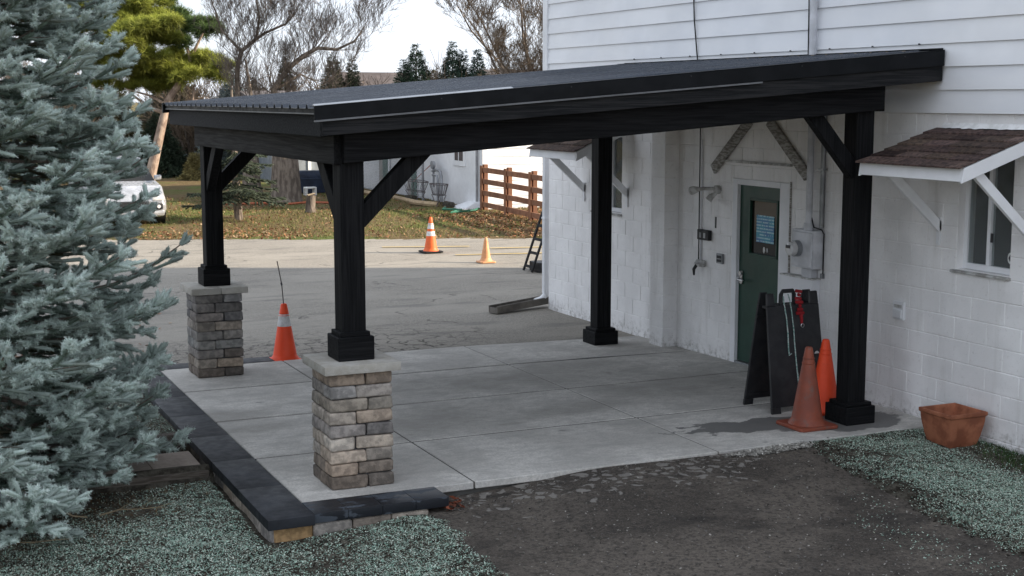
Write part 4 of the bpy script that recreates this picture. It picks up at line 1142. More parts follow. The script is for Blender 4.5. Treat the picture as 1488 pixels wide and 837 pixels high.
for k, (yy, sx) in enumerate(((28.6, .5), (25.9, .6), (23.0, .45))):
    tag(build('dark_stone', MB().box(5.75, 5.98, yy, yy + sx, -.08, .10), 'soil', at=(5.85, yy, -.05), bevel=.05, segs=2, smooth=True), ('dark block at the left foot of the chain link fence', 'dark block below the long wire basket', 'dark low block at the outbuilding corner')[k], 'block')
tag(build('garden_hose', MB().tube([(5.6, 22.8, -.01), (5.2, 22.0, .0), (5.5, 21.4, .02), (5.0, 20.9, .0), (5.7, 21.0, .03), (6.1, 21.6, .02)], .03, 5), 'hose_green', at=(5.5, 22, -.05)), 'green garden hose lying by the outbuilding corner', 'hose')
tag(build('ground_cord', MB().tube([(-.2, 26.6, .0), (.6, 26.3, .0), (1.3, 26.0, .02), (2.0, 25.7, .0), (2.6, 26.0, .01), (3.3, 25.5, .0)], .035, 5), 'hose_red', at=(1.5, 26, -.05)), 'red hose snaking over the lawn by the tree trunk', 'hose')

# brown post and rail fence
rf = thing('rail_fence', 'brown four rail wooden fence beyond the building corner', 'fence', (6.1, 19, 0))
FP = [(6.36, 21.9), (6.22, 20.0), (6.06, 18.15), (5.86, 16.2), (5.66, 14.3)]
gr = [-.08, -.05, -.045, -.04, -.04]
for k, (x, y) in enumerate(FP):
    build('post', MB().box(x + .0, x + .12, y - .06, y + .06, -.3, 1.20), 'red_brown', rf, bevel=.008)
    build('face_board', MB().box(x - .075, x - .048, y - .07, y + .07, -.08, 1.17), 'red_brown', rf, bevel=.003)
for k in range(4):
    (x0, y0), (x1, y1) = FP[k], FP[k + 1]
    e0 = .12 if k == 0 else 0
    for i in range(4):
        z = .06 + .315 * i
        dd = Vector((x1 - x0, y1 - y0, 0)).normalized() * e0
        build('rail', MB().beam((x0 - .022 - dd.x, y0 - dd.y, z + .05), (x1 - .022, y1 + .004, z + .05), .135, .045, (0, 0, 1)), 'red_brown', rf, bevel=.003)

# covered grill, stool, stump
gl = thing('covered_grill', 'dark blue covered grill on the lawn beside the tree trunk', 'grill', (4.0, 30.2, 0))
def lump(cx, cy, sx, sy, z0, z1, seed, top_r=.25):
    mb = MB(); rings = 7; n = 20
    for i in range(rings + 1):
        q = i / rings; z = z0 + (z1 - z0) * q
        k = 1.04 - .06 * q if q < .75 else (1 - ((q - .75) / .25) ** 2 * top_r)
        for j in range(n):
            a = 2 * math.pi * j / n
            c, s = math.cos(a), math.sin(a)
            p = 3.2
            r_ = 1 / ((abs(c) ** p + abs(s) ** p) ** (1 / p))
            w = 1 + .035 * nz(j * .9, i * .6, 1, seed)
            mb.v.append((cx + sx * r_ * c * k * w, cy + sy * r_ * s * k * w, z))
    for i in range(rings):
        for j in range(n): mb.f.append((i * n + j, i * n + (j + 1) % n, (i + 1) * n + (j + 1) % n, (i + 1) * n + j))
    mb.f.append(tuple(rings * n + j for j in range(n)))
    return mb
build('cover', lump(4.02, 30.6, .50, .35, -.02, .68, 3), 'blue_cover', gl, smooth=True)
build('cover_band', lump(4.02, 30.6, .515, .362, .42, .47, 3, 0), 'blue_cover', gl, smooth=True)
stl = thing('step_stool', 'low white plastic step stool in front of the covered grill', 'stool', (3.65, 29.5, -.05))
build('stool_top', MB().box(3.5, 3.86, 29.35, 29.6, .17, .22), 'white_plastic', stl, bevel=.01)
for sx in (3.5, 3.79):
    for sy in (29.35, 29.54): build('leg', MB().box(sx, sx + .07, sy, sy + .06, -.06, .17), 'white_plastic', stl)
sp_ = thing('tree_stump', 'short pale cut stump standing on the lawn', 'stump', (1.75, 22.9, -.06))
build('trunk', MB().tube([(1.75, 22.9, -.1), (1.75, 22.9, .1), (1.78, 22.9, .42)], [.16, .13, .125], 10), 'bark', sp_, smooth=True)
build('cut_face', MB().hexa([(1.67, 22.80, .415), (1.88, 22.80, .47), (1.88, 23.0, .47), (1.67, 23.0, .415), (1.67, 22.80, .43), (1.88, 22.80, .485), (1.88, 23.0, .485), (1.67, 23.0, .43)]), 'cut_wood', sp_, bevel=.02)

# ---- silver car nose behind the spruce
cr = thing('parked_car', 'silver parked car, its nose just showing past the blue spruce', 'car', (-3.35, 23.0, -.05))
X0, Y0 = -3.33, 20.6
prof = [(0, .28, .62, .80), (.12, .22, .78, .87), (.5, .20, .95, .90), (1.15, .20, 1.02, .91), (1.6, .20, 1.06, .91), (3.6, .20, 1.06, .91), (4.3, .22, 1.05, .88), (4.55, .30, .95, .82)]
mb = MB(); n = 8
for (dy, zb_, zt_, hw) in prof:
    for sx, q in ((-.9, 0), (-1, .25), (-1, .65), (-.93, 1), (.93, 1), (1, .65), (1, .25), (.9, 0)):
        mb.v.append((X0 + sx * hw, Y0 + dy, -.05 + zb_ + (zt_ - zb_) * q))
for i in range(len(prof) - 1):
    for j in range(n): mb.f.append((i * n + j, i * n + (j + 1) % n, (i + 1) * n + (j + 1) % n, (i + 1) * n + j))
mb.f += [tuple(range(n)), tuple((len(prof) - 1) * n + j for j in range(n))]
body = build('body', mb, 'car_paint', cr, bevel=.05, segs=3, smooth=True)
mb = MB()
cab = [(1.2, 1.0, .80, 1.02), (1.95, 1.0, .66, 1.52), (3.5, 1.0, .64, 1.54), (4.3, 1.0, .72, 1.05)]
for (dy, z0, hw, z1) in cab: mb.v += [(X0 - .84, Y0 + dy, z0 - .05), (X0 - hw, Y0 + dy, z1 - .05), (X0 + hw, Y0 + dy, z1 - .05), (X0 + .84, Y0 + dy, z0 - .05)]
for i in range(3):
    for j in range(4): mb.f.append((i * 4 + j, i * 4 + (j + 1) % 4, (i + 1) * 4 + (j + 1) % 4, (i + 1) * 4 + j))
mb.f += [(0, 1, 2, 3), (12, 13, 14, 15)]
build('cabin_glass', mb, 'dark_glass', cr, bevel=.04, segs=2, smooth=True)
build('roof_skin', MB().box(X0 - .62, X0 + .62, Y0 + 2.0, Y0 + 3.5, 1.47, 1.51), 'car_paint', cr, bevel=.02, segs=2)
build('grille', MB().box(X0 - .45, X0 + .45, Y0 - .02, Y0 + .1, .36, .56), 'black_plastic', body, bevel=.02)
build('bumper', MB().box(X0 - .80, X0 + .80, Y0 - .05, Y0 + .2, .20, .34), 'car_paint', body, bevel=.05, segs=2, smooth=True)
for s in (-1, 1):
    build('headlight', MB().box(X0 + s * .66 - .15, X0 + s * .66 + .15, Y0 - .015, Y0 + .2, .56, .68), 'lamp_glass', body, bevel=.04, segs=2, smooth=True)
    fg = build('fog_recess', MB().box(X0 + s * .66 - .10, X0 + s * .66 + .10, Y0 - .055, Y0 + .1, .355, .50), 'black_plastic', body, bevel=.03, segs=2, smooth=True)
    build('fog_lamp', MB().tube([(X0 + s * .66, Y0 - .06, .43), (X0 + s * .66, Y0 - .02, .43)], .045, 12), 'lamp_glass', body, smooth=True)
    build('mirror', MB().box(X0 + s * .93 - .09, X0 + s * .93 + .09, Y0 + 1.45, Y0 + 1.55, .98, 1.10), 'car_paint', body, bevel=.03, segs=2, smooth=True)
    for dy in (.85, 3.65):
        w = build('wheel', MB().tube([(X0 + s * .72, Y0 + dy, .28), (X0 + s * .93, Y0 + dy, .28)], .33, 20), 'rubber', cr, smooth=True)
        build('rim', MB().tube([(X0 + s * .92, Y0 + dy, .28), (X0 + s * .94, Y0 + dy, .28)], .21, 16), 'steel', w, smooth=True)

# ---- houses beyond the trees
def house(label, cx, cy, w, d, zw, zr, wallm, roofm, chim=None):
    t = thing('far_house', label, 'house', (cx, cy, 0), 'houses behind the trees')
    build('wall', MB().box(cx - w / 2, cx + w / 2, cy - d / 2, cy + d / 2, -.5, zw), wallm, t)
    r = build('roof', MB().prism([(cy - d / 2 - .4, zw - .1), (cy + d / 2 + .4, zw - .1), (cy, zr)], lambda u, v, k: ((cx - w / 2 - .4, cx + w / 2 + .4)[k], u, v)), roofm, t)
    if chim: build('chimney', MB().box(chim - .25, chim + .25, cy - .3, cy + .3, zw, zr + .7), 'red_brown', r)
    for k in range(4):
        wx = cx - w / 2 + w * (k + .5) / 4
        f_ = build('window', MB().box(wx - .55, wx + .55, cy - d / 2 - .05, cy - d / 2, .6, 2.2), 'trim_white', t)
        build('pane', MB().box(wx - .45, wx + .45, cy - d / 2 - .07, cy - d / 2 - .051, .7, 2.1), 'dark_glass', f_)
    return t
house('distant house with a brown roof between the conifers', 24.6, 84, 4.6, 8, 3.2, 4.9, 'house_tan', 'roof_brown')
house('distant dark roofed house left of the bare tree by the siding', 34.6, 80, 6, 8, 3.4, 5.1, 'house_tan', 'roof_grey')
house('nearer brown roofed house just beyond the porch roof, right of the conifers', 18.6, 43.5, 5.0, 6, 3.0, 4.05, 'house_tan', 'roof_brown')
gh = thing('grey_house', 'blue grey house with white window trim behind the covered grill', 'house', (6.6, 37.5, 0))
build('wall', MB().box(4.6, 10.5, 37.5, 44, -.3, 2.7), 'house_grey', gh)
for k in range(5): build('corner_board', MB().box(5.35 + .62 * k, 5.47 + .62 * k, 37.46, 37.5, -.2, 2.7), 'trim_white', gh)
build('siding_panel', MB().box(4.85, 5.1, 37.46, 37.5, .2, .9), 'roof_brown', gh)
build('roof', MB().prism([(37, 2.7), (44.5, 2.7), (40.7, 3.3)], lambda u, v, k: ((4.2, 10.9)[k], u, v)), 'roof_grey', gh)

# ------------------------------------------------------------------ vegetation
rng = np.random.default_rng(21)
def unit(v): return v / (np.linalg.norm(v, axis=-1, keepdims=True) + 1e-9)
def frames(d):
    """orthonormal frames for an (n,3) array of directions"""
    d = unit(d); ref = np.where(np.abs(d[:, 2:3]) < .9, np.array([[0, 0, 1.]]), np.array([[1., 0, 0]]))
    a = unit(np.cross(ref, d)); b = np.cross(d, a)
    return a, b, d
def needle_template(n, L=1.0, R=.026, w=.005, tip=.55, seed=0):
    """bottle-brush shoot along +z, unit length; returns (n,3 verts,3) in (along-fraction, radial) form"""
    r = np.random.default_rng(seed)
    t = np.sort(r.random(n)) * .96 + .02
    ph = r.random(n) * 6.283
    return t, ph, r.uniform(.75, 1.1, n), r.uniform(-.35, .35, n)
def shoots_mesh(base, dirs, length, radius, col, n=80, width=.005, seed=1, lean=.75, core=True, jitter=.18, corek=.30, corec=.35):
    """needle covered shoots: triangles for needles plus a slim 4-sided core"""
    N = len(base); r = np.random.default_rng(seed)
    a, b, d = frames(dirs)
    t = r.random((N, n)) ** .9; ph = r.random((N, n)) * 6.283
    ln = radius[:, None] * r.uniform(.75, 1.15, (N, n)) * np.where(t > .93, .8, 1)
    c, s = np.cos(ph)[..., None], np.sin(ph)[..., None]
    rd = a[:, None] * c + b[:, None] * s
    p0 = base[:, None] + d[:, None] * (t * length[:, None])[..., None]
    fl = np.where(t > .9, 1.6, lean)[..., None]
    nd = unit(rd + d[:, None] * fl + r.normal(0, jitter, (N, n, 3)))
    side = unit(np.cross(nd, rd + .01)); 
    q = r.uniform(-.6, .6, (N, n))[..., None]
    side = unit(side + rd * q)
    w = width * r.uniform(.8, 1.2, (N, n))[..., None]
    ll = ln[..., None] * 1.15
    V = np.stack([p0 + side * w * .5, p0 - side * w * .5 , p0 + nd * ll], axis=2)   # N,n,3,3
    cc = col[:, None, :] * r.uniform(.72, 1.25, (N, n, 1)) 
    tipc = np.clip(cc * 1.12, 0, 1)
    C = np.stack([cc * .70, cc * .70, tipc], axis=2)  # needle bases darker than tips: inner shading put into the colour
    V = V.reshape(-1, 3); C = C.reshape(-1, 3)
    F = np.arange(len(V)).reshape(-1, 3)
    if core:
        k = 4; rr = radius * corek
        ang = np.arange(k) * 6.283 / k
        ring = a[:, None] * np.cos(ang)[None, :, None] + b[:, None] * np.sin(ang)[None, :, None]
        v0 = base[:, None] + ring * rr[:, None, None]
        v1 = base[:, None] + d[:, None] * (length * .92)[:, None, None] + ring * (rr * 1.15)[:, None, None]
        v2 = (base + d * (length * 1.02)[:, None])[:, None]
        W = np.concatenate([v0, v1, v2], axis=1).reshape(-1, 3)
        o = len(V) + np.arange(N)[:, None] * (2 * k + 1)
        fs = []
        for i in range(k):
            j = (i + 1) % k
            fs += [np.stack([o[:, 0] + i, o[:, 0] + j, o[:, 0] + k + j], 1), np.stack([o[:, 0] + i, o[:, 0] + k + j, o[:, 0] + k + i], 1), np.stack([o[:, 0] + k + i, o[:, 0] + k + j, o[:, 0] + 2 * k], 1)]
        F = np.concatenate([F] + fs); V = np.concatenate([V, W])
        C = np.concatenate([C, np.repeat(col * corec, 2 * k + 1, axis=0)])  # core colour darkened to paint the shade inside each shoot
    return V, F, C

def blue_spruce():
    X, Y, Z0, HT = -8.30, -1.25, -.12, 9.4
    t = thing('blue_spruce', 'large blue spruce filling the left side in front of the stone pillar', 'tree', (X, Y, Z0))
    r = np.random.default_rng(5)
    trunk = [(X, Y, Z0 - .1)] + [(X + .03 * math.sin(z * 2), Y + .03 * math.cos(z * 1.7), z) for z in np.linspace(.5, HT, 10)]
    build('trunk', MB().tube(trunk, [.17 - .016 * i for i in range(11)], 9), 'bark', t, smooth=True)
    wood = MB(); B, D, L, R_, C = [], [], [], [], []
    def Rz(z): return float(np.interp(z, [0, .6, 1.2, 1.75, 2.1, 2.5, 3.0, 3.8, 5, HT], [1.70, 1.78, 1.76, 1.80, 1.78, 1.68, 1.52, 1.32, 1.02, .03]))
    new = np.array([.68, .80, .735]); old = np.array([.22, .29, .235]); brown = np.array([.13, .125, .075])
    z = .05; tier = 0
    while z < HT - .2:
        dense = z < 4.4
        nb_ = r.integers(13, 16) if dense else 6
        off = r.random() * 6.283
        for k in range(nb_):
            az = off + 6.283 * k / nb_ + r.uniform(-.22, .22)
            hd = np.array([math.cos(az), math.sin(az), 0])
            vis = hd[1] < .45 or hd[0] > .3
            zz = z + r.uniform(-.10, .10)
            len_ = Rz(max(zz, 0)) * r.uniform(.80, 1.02)
            if zz < 1.1 and hd[1] < -.35 and hd[0] < .45: len_ *= (1.62 if zz < .75 and hd[1] < -.55 and hd[0] < .32 else 1.34)
            if hd[0] > .3 and 1.2 < zz < 2.15: len_ *= 1.05
            if len_ < .15: continue
            low = max(0, 1 - zz / 2.4)
            droop = -.06 - .22 * low + r.uniform(-.08, .06); lift = .30 + .10 * low + r.uniform(-.08, .1)
            m = max(5, int(len_ / .14))
            ts = np.linspace(0, 1, m)
            sd = np.array([-hd[1], hd[0], 0]); bend = r.uniform(-.12, .12)
            pts = np.array([[X, Y, zz]]) + hd * (ts * len_)[:, None] + sd * (bend * ts ** 2 * len_)[:, None]
            pts[:, 2] += len_ * (droop * ts + lift * ts ** 3 * .8)
            pts[:, 2] = np.maximum(pts[:, 2], Z0 + .08 + .12 * ts)
            wood.tube([tuple(p) for p in pts[::2]] + [tuple(pts[-1])], [.022 * (1 - .8 * q) * (len_ / 2 + .4) for q in ts[::2]] + [.004], 4, False)
            vig = r.uniform(.8, 1.15)
            def shoot(p, d, l, rd, c): B.append(p); D.append(unit(d)); L.append(l); R_.append(rd); C.append(c)
            step = .105 if vis else .2
            s = len_ * .26; i2 = 0
            while s < len_ * .97:
                q = s / len_; f_ = q * (m - 1); i0 = min(int(f_), m - 2); p = pts[i0] + (pts[i0 + 1] - pts[i0]) * (f_ - i0)
                dr_ = unit(pts[i0 + 1] - pts[i0])
                sgn = 1 if i2 % 2 else -1
                l2 = min(.46, (len_ - s) * .55 + .06) * r.uniform(.7, 1.15)
                dt = unit(dr_ * r.uniform(.6, .9) + sd * sgn * r.uniform(.6, 1.0) + np.array([0, 0, r.uniform(-.45, .12)]))
                outer = q > .5
                nseg = max(1, int(round(l2 / .125)))
                pr = p.copy()
                for e in range(nseg):
                    fr_ = (e + 1) / nseg
                    de = unit(dt + np.array([0, 0, .16 * fr_]) + r.normal(0, .07, 3))
                    pn = pr + de * l2 / nseg
                    fresh = q + .4 * fr_ > .72
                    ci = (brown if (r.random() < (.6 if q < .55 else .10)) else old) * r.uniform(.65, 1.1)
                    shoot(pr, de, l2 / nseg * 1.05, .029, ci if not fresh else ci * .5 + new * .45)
                    if outer or r.random() < .5:
                        for sg in ((1, -1) if r.random() < .6 else (r.choice([-1, 1]),)):
                            u = unit(np.cross(de, np.array([0, 0, 1.]))) * sg
                            ds_ = de * r.uniform(.6, .95) + u * r.uniform(.5, .9) + np.array([0, 0, r.uniform(-.15, .5)])
                            cs = (new if fresh else old * 1.15) * r.uniform(.62, 1.22) * vig
                            shoot(pr + (pn - pr) * r.uniform(.4, 1), ds_, r.uniform(.09, .15) * vig, .031, cs)
                    pr = pn
                nt = 3 if outer else 1
                for e in range(nt):
                    shoot(pr, dt + np.array([0, 0, .22]) + r.normal(0, .38 if e else .05, 3), r.uniform(.10, .16) * vig * (1 if e == 0 else .8), .033, (new if q > .42 else old) * r.uniform(.68, 1.25) * vig)
                wood.tube([tuple(p), tuple(pr)], [.006, .003], 3, False)
                # short upright shoots on top of the branch
                if outer and r.random() < .5: shoot(p, dr_ * .7 + np.array([0, 0, r.uniform(.5, 1.0)]) + r.normal(0, .2, 3), r.uniform(.07, .11), .034, new * r.uniform(.9, 1.2) * vig)
                if outer: shoot(p, dr_, .11, .031, old * r.uniform(.9, 1.3))
                s += step * r.uniform(.8, 1.25); i2 += 1
            for e in range(5):
                shoot(pts[-1] - unit(pts[-1] - pts[-3]) * .04, unit(pts[-1] - pts[-3]) + r.normal(0, .42 if e else .05, 3) + np.array([0, 0, .1]), r.uniform(.10, .15) * (1 if e == 0 else .85), .037, new * r.uniform(.95, 1.2) * vig)
        z += .25 if dense else .42
    build('branch_wood', wood, 'bark', t)
    dt_ = MB(); rt_ = random.Random(4)
    for k in range(7):
        p = Vector((X + rt_.uniform(-.5, .9), Y - 1.55 + rt_.uniform(-.5, .3), Z0 + .02)); a = rt_.uniform(-.5, 3.6)
        d = Vector((math.cos(a), -abs(math.sin(a)) * .8, rt_.uniform(.05, .7))).normalized()
        pts_ = [p]
        for i in range(4): d = (d + Vector((rt_.uniform(-.3, .3), rt_.uniform(-.3, .3), rt_.uniform(-.25, .2)))).normalized(); pts_.append(pts_[-1] + d * .14)
        dt_.tube(pts_, [.007, .006, .005, .004, .002], 4, False)
        for i in (1, 2, 3): dt_.tube([pts_[i], pts_[i] + (d + Vector((rt_.uniform(-1, 1), rt_.uniform(-1, 1), rt_.uniform(-.4, .8)))).normalized() * rt_.uniform(.08, .2)], [.004, .0015], 3, False)
    build('dead_twigs', dt_, 'twig_dead', t)
    B, D, L, R_, C = (np.array(q, float) for q in (B, D, L, R_, C))
    # back of the tree gets fewer needles per shoot
    back = ((B[:, 1] - Y) > .55) & ((B[:, 0] - X) < .5) | (B[:, 2] > 4.6) | (B[:, 0] < X - 1.1)
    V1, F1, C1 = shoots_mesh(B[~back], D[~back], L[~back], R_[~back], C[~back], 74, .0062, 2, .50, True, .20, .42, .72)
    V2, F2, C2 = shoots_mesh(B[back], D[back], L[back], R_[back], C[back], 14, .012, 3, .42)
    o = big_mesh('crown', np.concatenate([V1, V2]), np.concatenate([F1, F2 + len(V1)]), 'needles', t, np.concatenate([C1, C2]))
    print('spruce shoots', len(B), 'tris', len(F1) + len(F2))
blue_spruce()

def far_conifer(name, label, x, y, h, rad_, col, z0=-.05, n=2600, seed=1, group=None, tuft=.11, tiers=True, trunk=True, droop=-.2, base=.04):
    r = np.random.default_rng(seed)
    t = thing(name, label, 'tree', (x, y, z0), group)
    build('trunk', MB().tube([(x, y, z0 - .1), (x, y, z0 + h * .5), (x, y, z0 + h * .97)], [h * .022, h * .014, .01], 6), 'bark', t)
    q = 1 - np.sqrt(r.random(n)); q = base + (1 - base) * q
    if tiers:
        k = max(9, int(h / .30)); q = (np.floor(q * k) + .5 + r.normal(0, .38, n)) / k
    q = np.clip(q, base, .995)
    az = r.random(n) * 6.283
    lob = 1 + .22 * np.sin(az * 3 + q * 9 + seed) + .15 * np.sin(az * 7 + q * 23)
    rr = rad_ * (1 - q) ** 1.0 * lob * np.sqrt(r.uniform(.12, 1.0, n)) * np.where(r.random(n) < .06, 1.22, 1)
    P = np.stack([x + rr * np.cos(az), y + rr * np.sin(az), z0 + h * q + droop * rr * .8], 1)
    P[:, 2] = np.maximum(P[:, 2], z0 + .05)
    d = np.stack([np.cos(az), np.sin(az), r.uniform(-.3, .5, n)], 1)
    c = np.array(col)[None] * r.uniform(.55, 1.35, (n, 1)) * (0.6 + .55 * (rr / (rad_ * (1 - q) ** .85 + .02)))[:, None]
    V, F, C = shoots_mesh(P, d, np.full(n, tuft * 1.6), np.full(n, tuft * .7), c, 9, tuft * .24, seed, 1.0, False, .3)
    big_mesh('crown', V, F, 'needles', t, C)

# pine with leaning pinkish trunk
def pine():
    t = thing('pine_tree', 'sunlit pine with a leaning pinkish trunk and flat green clumps', 'tree', (-.87, 32.64, -.2))
    T = [(-.87, 32.64, -.25), (-.6, 32.69, .85), (-.25, 32.72, 2.18), (-.06, 32.74, 2.88), (.36, 32.65, 3.54), (.7, 32.6, 4.27), (.54, 32.72, 4.9), (.2, 32.8, 5.6)]
    tk = MB().tube(T, [.19, .17, .14, .12, .10, .07, .05, .025], 9)
    for b, r0 in (([(-.15, 32.73, 2.51), (-.5, 32.91, 2.66), (-.83, 33.1, 2.9), (-1.2, 33.2, 3.2)], .075), ([(-.17, 32.78, 2.84), (-.62, 33.03, 3.1), (-1.3, 33.2, 3.3)], .05), ([(-.06, 32.74, 2.88), (.21, 32.7, 3.39), (.48, 32.59, 3.7)], .08), ([(-.03, 32.71, 2.73), (.79, 32.36, 2.93), (1.19, 32.17, 2.88)], .05),
                  ([(.69, 32.41, 2.95), (.78, 32.45, 3.5)], .035), ([(.36, 32.65, 3.54), (-.3, 32.9, 4.3), (-1.2, 33.1, 5.0)], .09), ([(.7, 32.6, 4.27), (.95, 32.5, 4.8), (1.1, 32.4, 5.1)], .06), ([(.36, 32.65, 3.54), (.8, 32.6, 3.75), (1.3, 32.6, 3.9)], .05), ([(-.3, 32.9, 4.3), (-1.0, 33.4, 4.3), (-1.8, 33.9, 4.4)], .05)):
        tk.tube(b, [r0 * (1 - .6 * i / (len(b) - 1)) for i in range(len(b))], 6)
    build('trunk', tk, 'pine_bark', t, smooth=True)
    CL = [(-1.87, 33.32, 5.84, .58), (-1.2, 33.8, 5.67, .67), (-.72, 33.14, 5.86, .62), (-.01, 33.44, 5.85, .53), (-1.47, 34.05, 5.06, .67), (-1.1, 32.36, 4.89, .62), (-.52, 31.99, 5.1, .58), (-1.74, 34.62, 4.29, .53), (-1.35, 32.91, 4.32, .58), (-.8, 32.6, 4.4, .53), (-1.51, 34.85, 3.69, .49), (-1.1, 33.27, 3.76, .53), (-.44, 33.93, 3.69, .44), (.29, 32.84, 5.0, .4), (.79, 33.08, 5.23, .44), (1.04, 31.66, 5.26, .36), (.18, 33.19, 4.21, .44), (.06, 33.81, 3.85, .44), (.39, 32.76, 3.94, .49), (.98, 33.09, 4.06, .49), (1.41, 32.7, 4.04, .4), (1.41, 31.06, 3.92, .22), (.49, 33.3, 3.69, .31), (-2.21, 34.26, 4.83, .62), (-2.46, 33.73, 5.67, .67), (-1.6, 33.5, 6.4, .6), (-.8, 33.3, 6.5, .5)]
    r = np.random.default_rng(9); P, D, C = [], [], []
    CL = CL + [(c[0] + r.uniform(-.35, .35), c[1] + r.uniform(-.4, .4), c[2] + r.uniform(-.4, .12), c[3] * r.uniform(.5, .8)) for c in CL[:13] + CL[16:21] + CL[23:]]
    CL = [(c[0] + q[0] * c[3] * 1.1, c[1] + q[1] * c[3] * 1.1, c[2] + q[2] * c[3] * .65, c[3] * r.uniform(.28, .6)) for c in CL for q in r.uniform(-1, 1, (6, 3))]
    for i, (x, y, z, R) in enumerate(CL):
        n = int(620 * (R / .55) ** 2) + 12
        u = unit(r.normal(0, 1, (n, 3))) * (r.random((n, 1)) ** .55) * r.uniform(.8, 1.25, (n, 1))
        u += .25 * np.stack([np.sin(u[:, 1] * 9 + i), np.sin(u[:, 0] * 8 + 2 * i), 0 * u[:, 0]], 1) * .6
        p = np.array([x, y, z]) + u * np.array([R * 1.2, R * 1.2, R * .72])
        P.append(p); D.append(unit(u * .8 + np.array([0, 0, .55])))
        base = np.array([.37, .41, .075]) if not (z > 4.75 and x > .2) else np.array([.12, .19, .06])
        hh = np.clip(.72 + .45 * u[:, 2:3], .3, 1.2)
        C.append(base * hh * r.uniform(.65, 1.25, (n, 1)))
    P, D, C = (np.concatenate(q) for q in (P, D, C))
    V, F, C = shoots_mesh(P, D, np.full(len(P), .06), np.full(len(P), .20), C, 11, .017, 4, .5, False, .35)
    big_mesh('crown', V, F, 'needles', t, C)
pine()

# bare deciduous trees
def bare_tree(label, limbs, seed, mat_twig, trunk_pts, trunk_r, up=.35, depth=4, spread=.9, blen=1.0, nsub=7, min_r=.007, group=None, name='bare_tree', leaves=None):
    r = random.Random(seed)
    base = Vector(trunk_pts[0])
    t = thing(name, label, 'tree', base, group)
    tk = MB().tube(trunk_pts, trunk_r, 10)
    tw_ = MB(); tips = []
    def grow(p, d, L, rad_, dep):
        n = 3; pts = [p]; rs = [rad_]
        for i in range(n):
            d = (d + Vector((r.uniform(-1, 1), r.uniform(-1, 1), r.uniform(-.6, 1) )) * .17 + Vector((0, 0, up * .14))).normalized()
            p = p + d * L / n; pts.append(p); rs.append(max(min_r * .7, rad_ * (1 - .55 * (i + 1) / n)))
        tw_.tube(pts, rs, 4 if dep > 2 else 3, False)
        if dep == 0: tips.append(pts[-1]); return
        for k in range(r.randint(3, 4)):
            i = r.choice([1, 2, 3, 3]); a = Vector((r.uniform(-1, 1), r.uniform(-1, 1), r.uniform(-.5, 1)))
            grow(pts[i], (d + a * spread).normalized(), L * r.uniform(.55, .8), max(min_r, rs[i] * .55), dep - 1)
    for pts, r0, r1 in limbs:
        pts = [Vector(p) for p in pts]; n = len(pts)
        tk.tube(pts, [r0 + (r1 - r0) * i / (n - 1) for i in range(n)], 7)
        for i in range(1, n):
            for k in range(nsub if i < n - 1 else nsub + 2):
                q = r.random(); p = pts[i - 1].lerp(pts[i], q); d = (pts[i] - pts[i - 1]).normalized()
                rr = (r0 + (r1 - r0) * (i - 1 + q) / (n - 1))
                a = Vector((r.uniform(-1, 1), r.uniform(-1, 1), r.uniform(-.35, 1)))
                grow(p, (d * .6 + a * spread).normalized(), blen * r.uniform(.5, 1.0), max(min_r, rr * .28), depth - 1 if r.random() < .7 else depth - 2)
    build('trunk', tk, 'bark', t, smooth=True)
    cw = build('crown', tw_, mat_twig, t); cw['kind'] = 'stuff'
    return t, tips
A_ = [(2.2, 27.3, 2.0), (1.5, 27.6, 2.6), (1.04, 27.82, 3.05), (1.09, 27.92, 3.85), (1.21, 27.94, 4.36), (1.64, 27.8, 4.72), (1.89, 27.71, 4.9), (2.45, 27.49, 5.16), (2.75, 27.41, 5.5)]
B_ = [(2.3, 27.2, 2.3), (2.01, 27.41, 3.25), (2.47, 27.29, 3.89), (2.86, 27.16, 4.22), (3.28, 27.01, 4.46), (3.79, 26.77, 4.42), (4.27, 26.58, 4.66), (4.61, 26.5, 5.16)]
C_ = [(2.01, 27.5, 3.2), (2.9, 27.6, 3.7), (3.4, 27.7, 3.5), (3.6, 27.7, 3.0)]
D_ = [(1.21, 27.94, 4.36), (.8, 28.6, 5.0), (.6, 28.9, 5.9)]
E_ = [(1.64, 27.8, 4.72), (1.7, 27.6, 5.3), (1.5, 27.3, 6.2)]
bare_tree('large bare tree whose trunk rises from the lawn behind the porch', [(A_, .11, .018), (B_, .11, .016), (C_, .04, .012), (D_, .045, .012), (E_, .04, .012)], 4, 'twig',
          [(2.25, 27.3, -.15), (2.3, 27.3, .1), (2.3, 27.3, .8), (2.28, 27.25, 1.7), (2.25, 27.25, 2.4)], [.62, .48, .42, .36, .22], .5, 5, .85, 1.0, 5, .0045)
bare_tree('slim bare trunked tree behind the small drooping spruce', [([(2.0, 30.2, 1.6), (2.1, 30.3, 2.8), (2.0, 30.6, 4.2)], .12, .03)], 14, 'twig', [(1.95, 30.1, -.1), (1.97, 30.1, .3), (2.0, 30.2, 1.7)], [.42, .30, .2], .4, 3, .9, 1.0, 6)
